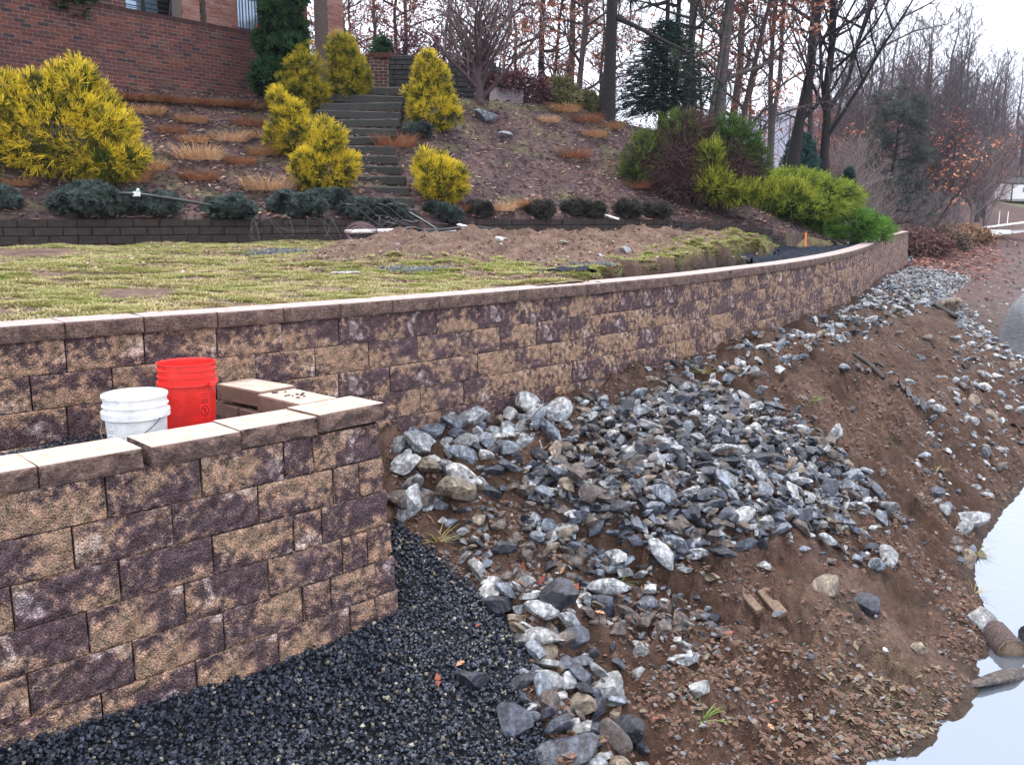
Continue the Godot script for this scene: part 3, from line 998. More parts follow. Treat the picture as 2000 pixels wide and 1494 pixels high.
func spread(poly: PackedVector2Array, tries: int, smin: float, smax: float, gap: float, skew := 2.0) -> Array:   # [x, d, size], kept apart
	var r := Rect2(poly[0], Vector2.ZERO)
	for p in poly:
		r = r.expand(p)
	var out := []
	var cells := {}
	for i in tries:
		var p := Vector2(rng.randf_range(r.position.x, r.end.x), rng.randf_range(r.position.y, r.end.y))
		if not Geometry2D.is_point_in_polygon(p, poly):
			continue
		var s := lerpf(smin, smax, pow(rng.randf(), skew)) * (1.0 if i > tries / 4 else 1.25)
		var key := Vector2i((p / 0.35).floor())
		var bad := false
		for a in [-1, 0, 1]:
			for b in [-1, 0, 1]:
				for q in cells.get(key + Vector2i(a, b), []):
					if Vector2(q[0], q[1]).distance_to(p) < (q[2] + s) * 0.5 * gap:
						bad = true
		if bad:
			continue
		if not cells.has(key):
			cells[key] = []
		var e := [p.x, p.y, s]
		cells[key].append(e)
		out.append(e)
	return out

func tone(w: Array) -> int:
	var s := 0.0
	for q in w:
		s += q
	var r := rng.randf() * s
	for i in w.size():
		r -= w[i]
		if r <= 0:
			return i
	return 0

const TONE_WORD := ["blue-grey", "pale grey", "dark slate-grey", "muddy brown", "wet black", "mid-grey", "tan", "whitish"]

func build_rocks() -> void:
	make_rocks()
	# 1: the strip along the foot of the long wall
	var strip := PackedVector2Array()
	var outer := PackedVector2Array()
	for q in [[-.93, 6.25, .7], [-.8, 6.75, .5], [-.4, 7.1, .55], [.1, 7.6, .55], [.75, 8.25, .5], [1.65, 9.35, .45], [2.45, 10.3, .5], [3.05, 11.1, .55], [4.25, 12.9, .55], [5.85, 15.65, .6], [7.8, 19.6, .9], [11.1, 26.8, 1.3], [18.9, 42.8, 2.2]]:
		strip.append(Vector2(q[0] + 0.05, q[1]))
		outer.append(Vector2(q[0] + q[2] * 1.0, q[1] - q[2] * 0.75))
	outer.reverse()
	var poly := strip.duplicate()
	poly.append_array(outer)
	var all := []
	var near_end := PackedVector2Array([Vector2(-.9, 6.6), Vector2(.1, 7.65), Vector2(.45, 7.3), Vector2(.0, 6.75), Vector2(-.35, 6.25), Vector2(-.75, 5.85)])
	for e in spread(near_end, 2500, 0.10, 0.23, 0.66):
		all.append([e, 0])
	for e in spread(poly, 30000, 0.07, 0.17, 0.6):
		if e[1] > 7.3:
			all.append([e, 0])
	# 2: the heap on the bank
	var heap := PackedVector2Array([Vector2(.35, 6.9), Vector2(.83, 7.86), Vector2(1.5, 8.5), Vector2(2.41, 9.1), Vector2(2.76, 8.37), Vector2(3.12, 8.22), Vector2(3.3, 7.92), Vector2(2.69, 7.02), Vector2(1.84, 6.36), Vector2(1.1, 6.06), Vector2(.36, 6.0), Vector2(0.1, 6.15), Vector2(.15, 6.6)])
	for e in spread(heap, 20000, 0.045, 0.14, 0.62, 1.7):
		all.append([e, 1])
	for e in spread(PackedVector2Array([Vector2(.0, 6.1), Vector2(.4, 7.2), Vector2(1.2, 8.3), Vector2(2.5, 9.4), Vector2(3.2, 8.8), Vector2(3.7, 7.9), Vector2(2.9, 6.75), Vector2(1.7, 6.1), Vector2(.8, 5.8)]), 2600, 0.04, 0.15, 1.1, 1.8):
		all.append([e, 1])
	# 3: the toe of the gravel
	var toe := PackedVector2Array([Vector2(-.25, 5.65), Vector2(.1, 5.5), Vector2(.42, 5.2), Vector2(.55, 4.8), Vector2(.75, 4.3), Vector2(.8, 3.7), Vector2(.1, 3.7), Vector2(.22, 4.2), Vector2(.02, 4.5), Vector2(.12, 4.9), Vector2(-.05, 5.2)])
	for e in spread(toe, 4000, 0.07, 0.18, 0.64, 1.3):
		all.append([e, 2])
	# 4: along the water
	var edge := PackedVector2Array([Vector2(4.1, 7.9), Vector2(4.3, 9.2), Vector2(5.0, 10.6), Vector2(6.4, 13), Vector2(8.2, 16.5), Vector2(10.2, 20.5), Vector2(13.4, 28.5), Vector2(14.3, 27.4), Vector2(12.6, 23.6), Vector2(11.5, 20.6), Vector2(9.3, 14.9), Vector2(6.2, 10.8), Vector2(4.75, 8.8), Vector2(4.3, 7.8)])
	for e in spread(edge, 9000, 0.04, 0.16, 0.95, 2.4):
		all.append([e, 3])
	# 5: strays on the soil
	var stray := PackedVector2Array([Vector2(.3, 4.0), Vector2(.4, 6.6), Vector2(2.6, 9.8), Vector2(5.5, 15), Vector2(8, 20), Vector2(10, 20), Vector2(5, 10), Vector2(4, 7.4), Vector2(3, 5.6), Vector2(1.6, 4.4), Vector2(.9, 3.4)])
	for e in spread(stray, 900, 0.03, 0.15, 1.7, 3.0):
		all.append([e, 4])
	for e in spread(PackedVector2Array([Vector2(-.5, 5.95), Vector2(-.05, 6.7), Vector2(.5, 7.1), Vector2(.6, 6.0), Vector2(1.5, 5.95), Vector2(1.3, 5.4), Vector2(.6, 5.3), Vector2(.1, 5.5), Vector2(-.3, 5.65)]), 6000, 0.03, 0.14, 0.8, 1.9):
		all.append([e, 4])
	for e in spread(PackedVector2Array([Vector2(.4, 4.9), Vector2(.3, 5.7), Vector2(1.2, 5.9), Vector2(1.3, 5.2)]), 160, 0.04, 0.13, 1.3, 2.0):
		all.append([e, 4])
	all.sort_custom(func(a, b): return a[0][2] / (a[0][1] + 1.0) > b[0][2] / (b[0][1] + 1.0))
	var called := ["riprap_rock", "heap_rock", "toe_rock", "shore_rock", "stray_rock"]
	var where := ["in the strip along the long wall's foot", "in the heap on the mud bank", "in the row edging the dark gravel", "in the margin beside the water", "lying loose on the brown mud"]
	var groups := ["rocks along the foot of the long wall", "rocks heaped on the mud bank", "rocks edging the dark gravel", "rocks along the water", "loose rocks on the mud"]
	var mix := [[4, 7, 2, 1, 1, 3, .7, 2], [3, 1.8, 4, 4.6, 3.4, 2, .9, .5], [3, 1.5, 3, 2, 1.2, 3, 1.2, .4], [3, 4, 2, 2, .8, 3, 1.4, 1.2], [1.6, 1.0, 3, 6, 2, 1.5, 1, .5]]
	for q in all:
		var e = q[0]
		var k: int = q[1]
		var tn := tone(mix[k])
		var y: float = bank_rough(e[0], e[1]) + e[2] * rng.randf_range(0.1, 0.26)
		if k == 1:
			y += rng.randf_range(0, 0.06)
		var big: bool = e[2] > 0.05
		var word := "large " if e[2] > 0.15 else "small " if e[2] < 0.1 else ""
		put_rock(e[0], e[1], y, e[2], tn, called[k], ("%s%s angular rock %s" % [word, TONE_WORD[tn], where[k]]) if big else "", groups[k], k)
	# a second, looser layer fills the heap and the strip
	for e in spread(heap, 5000, 0.03, 0.07, 0.9):
		put_rock(e[0], e[1], bank_rough(e[0], e[1]) + 0.05, e[2], tone(mix[1]), "", "", "", 1)
	for e in spread(poly, 16000, 0.04, 0.09, 0.65):
		put_rock(e[0], e[1], bank_rough(e[0], e[1]) + 0.03, e[2], tone([3, 3, 3, 2, 2, 2, 1, 0]), "", "", "", 0)
	for k in 5:
		if rock_far[k].size():
			stuff("small_" + called[k].replace("_rock", "_rocks"), rock_meshes[k * 5], M.rock_scatter, rock_far[k], rock_far_col[k], "mass of smaller broken rocks " + where[k], "rocks")
	# a few rocks one can point to
	for q in [[-.72, 5.95, 1.22, .25, 3, "rounded brown rock touching the corner of the near wall"], [-.42, 6.12, 1.3, .28, 6, "long tan slab of rock tipped on edge near the wall corner"], [.02, 4.28, .56, .2, 2, "dark boulder half sunk in the black gravel, beside the rock row"], [-.22, 4.5, .66, .17, 4, "upright slate-black rock standing alone in the gravel"],
		[2.3, 6.17, .62, .2, 6, "rusty cream rock lying below the heap on smooth mud"], [2.62, 6.2, .5, .2, 4, "black rock below the pale one on the smooth mud slope"], [3.05, 6.9, .42, .24, 5, "flat grey rock by itself on the mud above the water"], [1.12, 4.95, .48, .15, 7, "white rock on brown mud below the gravel rocks"],
		[1.62, 4.35, .22, .13, 5, "grey and white rock with a red leaf near the lower water"], [11.0, 22.6, .95, .6, 6, "large tan boulder on the far stretch of the bank"], [3.66, 6.55, .04, .22, 5, "pale grey rock at the water beside the sawn stump"], [4.68, 8.75, .2, .3, 1, "broad pale rock at the tip of the stony point"]]:
		var t := Transform3D(rock_basis(q[3]), P(q[0], bank_rough(q[0], q[1]) + q[3] * 0.2, q[1]))
		solo("boulder", rock_meshes[rng.randi() % 26], M["rock_%d" % q[4]], q[5], "rock", t)

func pebble_mesh(s: int) -> ArrayMesh:
	var r := RandomNumberGenerator.new()
	r.seed = s
	var b := MB.new()
	var p := []
	for i in 6:
		var d: Vector3 = [Vector3.RIGHT, Vector3.LEFT, Vector3.UP, Vector3.DOWN, Vector3.BACK, Vector3.FORWARD][i]
		p.append((d + Vector3(r.randf() - .5, r.randf() - .5, r.randf() - .5) * 0.7) * Vector3(.6, .38, .48))
	for f in [[0, 2, 4], [2, 1, 4], [1, 3, 4], [3, 0, 4], [2, 0, 5], [1, 2, 5], [3, 1, 5], [0, 3, 5]]:
		var a: Vector3 = p[f[0]]
		var e: Vector3 = p[f[1]]
		var g: Vector3 = p[f[2]]
		if (e - a).cross(g - a).dot(a + e + g) > 0:
			b.tri(a, e, g)
		else:
			b.tri(a, g, e)
	return b.mesh()

func gravel_over(called: String, label: String, poly: PackedVector2Array, n: int, h: Callable, smin := 0.012, smax := 0.03) -> void:
	var r := Rect2(poly[0], Vector2.ZERO)
	for p in poly:
		r = r.expand(p)
	var ts := []
	var cs := []
	var k := 0
	while k < n:
		var x := rng.randf_range(r.position.x, r.end.x)
		var d := rng.randf_range(r.position.y, r.end.y)
		if not Geometry2D.is_point_in_polygon(Vector2(x, d), poly):
			continue
		k += 1
		var s := lerpf(smin, smax, pow(rng.randf(), 1.5))
		ts.append(Transform3D(Basis.from_euler(Vector3(rng.randf_range(-.9, .9), rng.randf() * TAU, rng.randf_range(-.9, .9))) * Basis.from_scale(Vector3.ONE * s), P(x, h.call(x, d) + rng.randf() * 0.022, d)))
		var q := rng.randf()
		var f := rng.randf_range(0.5, 1.6)
		var c := Color(.016 * f, .023 * f, .042 * f)
		if q > 0.985:
			c = Color(.5, .44, .33)
		elif q > 0.95:
			c = Color(.24, .19, .13)
		elif q > 0.74:
			c = Color(.075 * f, .09 * f, .125 * f)
		cs.append(c)
	stuff(called, pebble_mesh(40), M.gravel, ts, cs, label, "gravel")

# ---------- plants ----------
func frond_mesh(s: int, n: int, len0: float, len1: float, open: float, w: float, droop: float, segs := 2) -> ArrayMesh:   # thin strips fanning out round +y
	var r := RandomNumberGenerator.new()
	r.seed = s
	var b := MB.new()
	for i in n:
		var a := TAU * (i + r.randf()) / n
		var o := Vector3(cos(a), 0, sin(a))
		var dir := (Vector3.UP + o * r.randf_range(0.1, open)).normalized()
		var l := r.randf_range(len0, len1)
		var st := o * r.randf() * len1 * 0.15
		b.blade(st, st + dir * l, (o * 0.6 - Vector3.UP * 0.4) * droop * l, w * r.randf_range(.7, 1.2), segs)
	return b.mesh()

func plume_mesh(s: int, l: float, w: float, n: int) -> ArrayMesh:   # a feathery shoot along +y with side sprigs
	var r := RandomNumberGenerator.new()
	r.seed = s
	var b := MB.new()
	b.blade(Vector3.ZERO, Vector3(0, l, 0), Vector3(0, 0, -l * .15), w * .5, 2)
	for i in n:
		var f := lerpf(.1, .95, float(i) / n)
		var a := r.randf() * TAU
		var o := Vector3(cos(a), 0, sin(a))
		var p := Vector3(0, l * f, -l * .15 * f * f)
		b.blade(p, p + (o + Vector3.UP * 1.1).normalized() * l * r.randf_range(.25, .42) * (1.15 - f * .7), o * -.02, w, 1)
	return b.mesh()

func fan_mesh(s: int, n: int, l: float, w: float, sprigs: int) -> ArrayMesh:   # several feathery shoots leaving one point
	var r := RandomNumberGenerator.new()
	r.seed = s
	var st := SurfaceTool.new()
	for i in n:
		var a := TAU * i / n + r.randf()
		st.append_from(plume_mesh(s * 10 + i, l * r.randf_range(.7, 1.2), w, sprigs), 0, Transform3D(Basis.from_euler(Vector3(0, a, 0)) * Basis.from_euler(Vector3(r.randf_range(.25, .95), 0, 0)), Vector3.ZERO))
	return st.commit()

func leaf_mesh(s: int, n: int, size: float, spreadr: float) -> ArrayMesh:   # a cluster of lobed leaves, each a bent diamond
	var r := RandomNumberGenerator.new()
	r.seed = s
	var b := MB.new()
	for i in n:
		var c := Vector3(r.randfn(), r.randfn() * .7, r.randfn()) * spreadr
		var t := Transform3D(Basis.from_euler(Vector3(r.randf_range(-1.2, 1.2), r.randf() * TAU, r.randf_range(-.8, .8))), c)
		var l := size * r.randf_range(.7, 1.25)
		b.tri(t * Vector3(0, 0, l), t * Vector3(-l * .45, l * .14, 0), t * Vector3(l * .05, 0, -.1 * l))
		b.tri(t * Vector3(0, 0, l), t * Vector3(l * .05, 0, -.1 * l), t * Vector3(l * .5, l * .12, .1 * l))
		b.tri(t * Vector3(l * .05, 0, -.1 * l), t * Vector3(-l * .42, l * .1, -.3 * l), t * Vector3(l * .02, -.04 * l, -l))
		b.tri(t * Vector3(l * .05, 0, -.1 * l), t * Vector3(l * .02, -.04 * l, -l), t * Vector3(l * .44, l * .1, -.35 * l))
	return b.mesh()

func aim(y: Vector3, roll: float, s: float, at: Vector3) -> Transform3D:
	y = y.normalized()
	var x := y.cross(Vector3(0.31, 0.2, 0.93)).normalized().rotated(y, roll)
	return Transform3D(Basis(x * s, y * s, x.cross(y) * s), at)

# lobes: [centre, radii] in the plant's own axes; inner and tip are the leaf colours within and at the ends of the shoots
func lobed(parent: Node3D, called: String, lobes: Array, mesh: Mesh, n: int, inner: Vector3, tip: Vector3, up := 0.5, flat := 0.0, smin := .7, smax := 1.25, m: Material = null, gap := 0.0) -> void:
	var ts := []
	var cs := []
	var vol := 0.0
	for l in lobes:
		vol += pow(l[1].x * l[1].y * l[1].z, 0.667)
	var patch := rng.randf() * 90.0
	while ts.size() < n:
		var pick := rng.randf() * vol
		var L = lobes[0]
		for l in lobes:
			pick -= pow(l[1].x * l[1].y * l[1].z, 0.667)
			if pick <= 0:
				L = l
				break
		var dir := Vector3(rng.randfn(), rng.randfn(), rng.randfn()).normalized()
		var deep := pow(rng.randf(), 1.6)
		var rr := 1.0 - 0.55 * deep
		var p: Vector3 = L[0] + dir * L[1] * rr
		if p.y < 0.02:
			continue
		var inside := false
		for l in lobes:
			if l != L and ((p - l[0]) / l[1]).length() < 0.62:
				inside = true
		if inside:
			continue
		var clump := fn.get_noise_3d(p.x * 26.0 + patch, p.y * 26.0, p.z * 26.0)
		if gap > 0.0 and clump < -.12 and rr > .8 and rng.randf() < gap:
			continue
		var out: Vector3 = (dir / L[1]).normalized()
		out = (out + Vector3.UP * up)
		out.y *= 1.0 - flat
		out += Vector3(rng.randfn(), rng.randfn(), rng.randfn()) * 0.28
		ts.append(aim(out, rng.randf() * TAU, rng.randf_range(smin, smax), p))
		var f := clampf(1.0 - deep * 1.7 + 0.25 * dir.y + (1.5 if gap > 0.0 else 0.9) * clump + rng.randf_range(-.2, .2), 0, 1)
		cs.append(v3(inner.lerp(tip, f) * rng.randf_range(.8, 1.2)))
	var o := scatter(called, mesh, m if m else M.leaf, ts, cs, parent)
	o.set_meta("kind", "stuff")

func stems(parent: Node3D, n: int, h: float, r: float, m: Material, spreadr: float, called := "stem") -> void:
	for k in n:
		var a := TAU * k / n + rng.randf()
		var b := MB.new()
		var e := Vector3(cos(a) * spreadr, h, sin(a) * spreadr)
		b.tube(PackedVector3Array([Vector3(0, -.1, 0), e * .5 + Vector3(0, h * .08, 0), e]), PackedFloat32Array([r, r * .7, r * .25]), 5)
		part(called, b.mesh(), m, parent)

func knobs(lobes: Array, n: int, size: float) -> Array:   # the same body with lumps growing out of it
	var out := lobes.duplicate()
	for l in lobes:
		for k in n:
			var dir := Vector3(rng.randfn(), absf(rng.randfn()) * .9 - .2, rng.randfn()).normalized()
			var s := size * rng.randf_range(.6, 1.15)
			out.append([l[0] + dir * l[1] * rng.randf_range(.88, 1.05), Vector3(s, s * 1.15, s)])
	return out

func build_golden() -> void:
	var fr := fan_mesh(1, 4, .15, .0036, 13)
	var inner := Vector3(.06, .085, .018)
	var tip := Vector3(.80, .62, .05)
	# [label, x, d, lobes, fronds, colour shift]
	var all := [
		["broad golden threadleaf cypress mound at the far left, in front of the brick terrace wall", -6.9, 14.25, [[Vector3(0, .75, 0), Vector3(1.15, .85, 1.0)], [Vector3(-.75, .7, .1), Vector3(.85, .75, .8)], [Vector3(.62, .6, .1), Vector3(.65, .65, .7)], [Vector3(.30, 1.45, -.1), Vector3(.34, .42, .34)], [Vector3(-.35, 1.3, 0), Vector3(.6, .45, .6)], [Vector3(.95, .3, .25), Vector3(.4, .35, .4)]], 3800, 1.0],
		["lower of two golden cypresses stacked left of the timber steps, round and bright", -3.28, 16.1, [[Vector3(0, .5, 0), Vector3(.56, .55, .55)], [Vector3(.12, .95, 0), Vector3(.36, .38, .36)], [Vector3(-.3, .4, .1), Vector3(.35, .36, .35)], [Vector3(.32, .3, .1), Vector3(.32, .3, .32)]], 1500, 1.0],
		["golden cypress just above the round one left of the steps, with a thin upright top", -4.15, 17.4, [[Vector3(0, .5, 0), Vector3(.5, .6, .5)], [Vector3(-.12, 1.05, 0), Vector3(.36, .5, .36)], [Vector3(.22, .35, .1), Vector3(.4, .4, .4)]], 1300, .95],
		["dull golden cypress beside the dark upright evergreen, left of a tight pair", -4.45, 19.8, [[Vector3(0, .65, 0), Vector3(.62, .75, .6)], [Vector3(.1, 1.35, 0), Vector3(.42, .6, .42)], [Vector3(-.3, .5, .1), Vector3(.45, .5, .45)], [Vector3(.4, .45, .1), Vector3(.45, .5, .45)]], 1700, .62],
		["greenish golden cypress with a domed top, right of a tight pair above the steps", -3.62, 20.2, [[Vector3(0, .75, 0), Vector3(.62, .8, .6)], [Vector3(-.05, 1.55, 0), Vector3(.45, .45, .45)], [Vector3(.3, .7, .05), Vector3(.42, .6, .42)], [Vector3(.15, 1.2, 0), Vector3(.45, .5, .45)]], 1900, .6],
		["tall conical golden cypress on the right of the top steps", -1.72, 19.6, [[Vector3(0, .55, 0), Vector3(.62, .6, .6)], [Vector3(-.05, 1.15, 0), Vector3(.46, .55, .46)], [Vector3(.02, 1.65, 0), Vector3(.26, .36, .26)], [Vector3(.35, .4, .1), Vector3(.35, .4, .4)], [Vector3(-.3, .85, 0), Vector3(.32, .4, .32)]], 1700, .95],
		["small round golden cypress low on the slope, right of the lower steps", -1.32, 16.75, [[Vector3(0, .4, 0), Vector3(.55, .45, .5)], [Vector3(-.1, .62, 0), Vector3(.4, .35, .4)], [Vector3(.28, .35, .1), Vector3(.34, .34, .34)]], 1300, .95]]
	for q in all:
		var o := thing("golden_cypress", q[0], "shrub", P(q[1], hill(q[1], q[2]) - .05, q[2]), "golden threadleaf cypresses on the slope")
		var t := inner.lerp(tip, q[5])
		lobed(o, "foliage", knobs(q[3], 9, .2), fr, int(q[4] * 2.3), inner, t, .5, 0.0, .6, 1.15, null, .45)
		stems(o, 3, .5, .03, M.bark_brown, .2)
		o.scale = Vector3.ONE * [.9, .78, .72, .72, .72, .76, .8][all.find(q)]

func build_spruces() -> void:
	var m := frond_mesh(7, 13, .05, .1, 1.6, .008, .1, 1)
	var names := ["cut off by the left edge of the view", "a broad one left of the white pipe fitting", "behind the black pipe with the white fitting", "standing alone left of the tan grass clump", "the widest one, below the stacked golden cypresses", "tucked behind the wide one by the golden cypress", "a loose one above the heap of wires", "at the foot of the timber steps on their left", "first right of the steps, behind a lower one", "the low one right of the steps at the wall edge", "small and round, left of the tan grass by the wall", "between two tan grasses and two twin mounds", "left half of a twin mound right of the grasses", "right half of a twin mound right of the grasses", "purplish, left of the last mound before the junipers", "the last one before the big junipers", "halfway up the slope under the tall golden cypress"]
	var k := 0
	for q in [[-7.25, 12.9, .34], [-6.2, 13.25, .58], [-5.44, 13.75, .45], [-4.42, 14.25, .42], [-3.5, 14.9, .48], [-3.05, 15.5, .36], [-2.55, 15.35, .38], [-2.12, 15.7, .32], [-1.35, 16.2, .24], [-1.1, 16.12, .24], [-.58, 16.62, .28], [.55, 17.25, .32], [1.2, 17.75, .28], [1.55, 17.9, .32], [2.32, 18.35, .36], [2.95, 18.75, .36], [-1.95, 19.0, .36]]:
		var o := thing("dwarf_spruce", "dwarf blue spruce mound, " + names[k], "shrub", P(q[0], hill(q[0], q[1]) - .03, q[1]), "dwarf spruces along the low wall")
		var r: float = q[2]
		var old := k > 9 and k < 16
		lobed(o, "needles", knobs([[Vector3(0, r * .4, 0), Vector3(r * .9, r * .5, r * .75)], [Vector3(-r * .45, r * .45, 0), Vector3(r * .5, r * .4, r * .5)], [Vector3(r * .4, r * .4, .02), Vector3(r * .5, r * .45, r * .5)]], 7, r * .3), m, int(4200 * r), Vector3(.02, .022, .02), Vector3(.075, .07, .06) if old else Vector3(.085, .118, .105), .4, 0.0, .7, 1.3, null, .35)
		stems(o, 2, r * .4, .02, M.bark_brown, r * .4)
		o.scale = Vector3(.78, .76, .8) if k > 8 else Vector3(.84, .72, .8)
		k += 1

func build_grasses() -> void:
	var gm := []
	for k in 4:
		var b := MB.new()
		var r := RandomNumberGenerator.new()
		r.seed = 70 + k
		for i in 460:
			var a := r.randf() * TAU
			var o := Vector3(cos(a), 0, sin(a))
			var st := o * sqrt(r.randf()) * .3
			b.blade(st, st + (Vector3.UP + o * r.randf_range(.0, .85) + Vector3(r.randfn(), 0, r.randfn()) * .2).normalized() * r.randf_range(.18, .36), o * .1 - Vector3(0, .1, 0), .0055, 3)
		gm.append(b.mesh())
	var shades := [lin(.44, .24, .11), lin(.28, .11, .055), lin(.55, .36, .21), lin(.38, .2, .09)]
	for k in 4:
		var m := mat("dead_grass_%d" % k, shades[k], .8)
		m.cull_mode = BaseMaterial3D.CULL_DISABLED
		m.backlight_enabled = true
		m.backlight = Color(.3, .2, .1)
	var spots := [[-7.04, 18.0, .9, "above the big golden mound"], [-6.38, 17.3, .8, "behind the big golden mound at its right shoulder"], [-5.57, 16.3, 1.3, "the widest, in the middle of the left slope"], [-6.2, 14.6, 1.3, "below the big golden mound, near the blue spruces"], [-6.05, 15.3, .9, "under the right side of the big golden mound"], [-5.25, 15.4, .9, "flattened, over the spruce with the pipe"], [-4.15, 15.6, 1.35, "bright orange-brown, left of the stacked golden cypresses"], [-4.64, 17.3, 1.0, "left of the upright golden cypress"], [-6.3, 18.2, .9, "under the brick terrace wall on the left"], [-5.4, 19.0, 1.0, "just below the right end of the brick terrace wall"], [-5.4, 17.7, 1.0, "high on the left slope, loose and pale"], [-7.32, 13.6, .7, "at the far left edge over the spruces"], [1.3, 23.0, 1.1, "on the crest of the bare slope, a pair"], [1.85, 22.8, 1.1, "on the crest, near the dark leaning pine"], [.85, 22.0, .8, "small and round, alone under the crest"], [2.45, 23.2, 1.0, "right of the crest pair at the foot of the pine"], [1.95, 22.0, .9, "below the pine on the bare slope"], [1.35, 20.4, 1.2, "reddish, alone in the middle of the bare slope"], [-.22, 16.98, .9, "between two spruce mounds right of the steps"], [.3, 17.45, .8, "bright tan, behind the mound at the dark wall"], [-1.0, 16.5, .7, "reddish, behind the first spruces right of the steps"], [2.75, 19.9, 1.0, "against the left side of the ragged juniper"], [2.72, 20.9, .9, "upslope of the ragged juniper"], [-2.35, 18.3, 1.3, "reddish, beside the middle of the timber steps"], [-5.9, 17.1, .8, "small, over the widest clump on the left slope"], [-4.9, 16.6, .8, "between the widest clump and the golden cypress"], [-5.0, 18.4, .9, "high on the slope, left of the tight golden pair"]]
	var k := 0
	for q in spots:
		var red: bool = q[3].begins_with("reddish")
		var o := solo("grass_clump", gm[k % 4], M["dead_grass_%d" % (1 if red else k % 4)], "dead ornamental grass clump " + q[3], "grass clump", turned(rng.randf() * 6, Vector3(q[2], q[2] * .95, q[2]), P(q[0], hill(q[0], q[1]) - .03, q[1])), "cut-back ornamental grasses on the slope")
		k += 1
	# the row of dry grass at the foot of the brick wall
	for j in 9:
		var f := j / 8.0
		var x := lerpf(-7.9, -5.75, f)
		var d := lerpf(18.2, 20.4, f)
		solo("grass_clump", gm[j % 4], M.dead_grass_1 if j % 2 else M.dead_grass_3, "dead brown grass clump in the row along the foot of the brick terrace wall", "grass clump", turned(j * 1.7, Vector3(1.1, .7, 1.1), P(x, hill(x, d) - .03, d)), "row of grass along the brick wall")

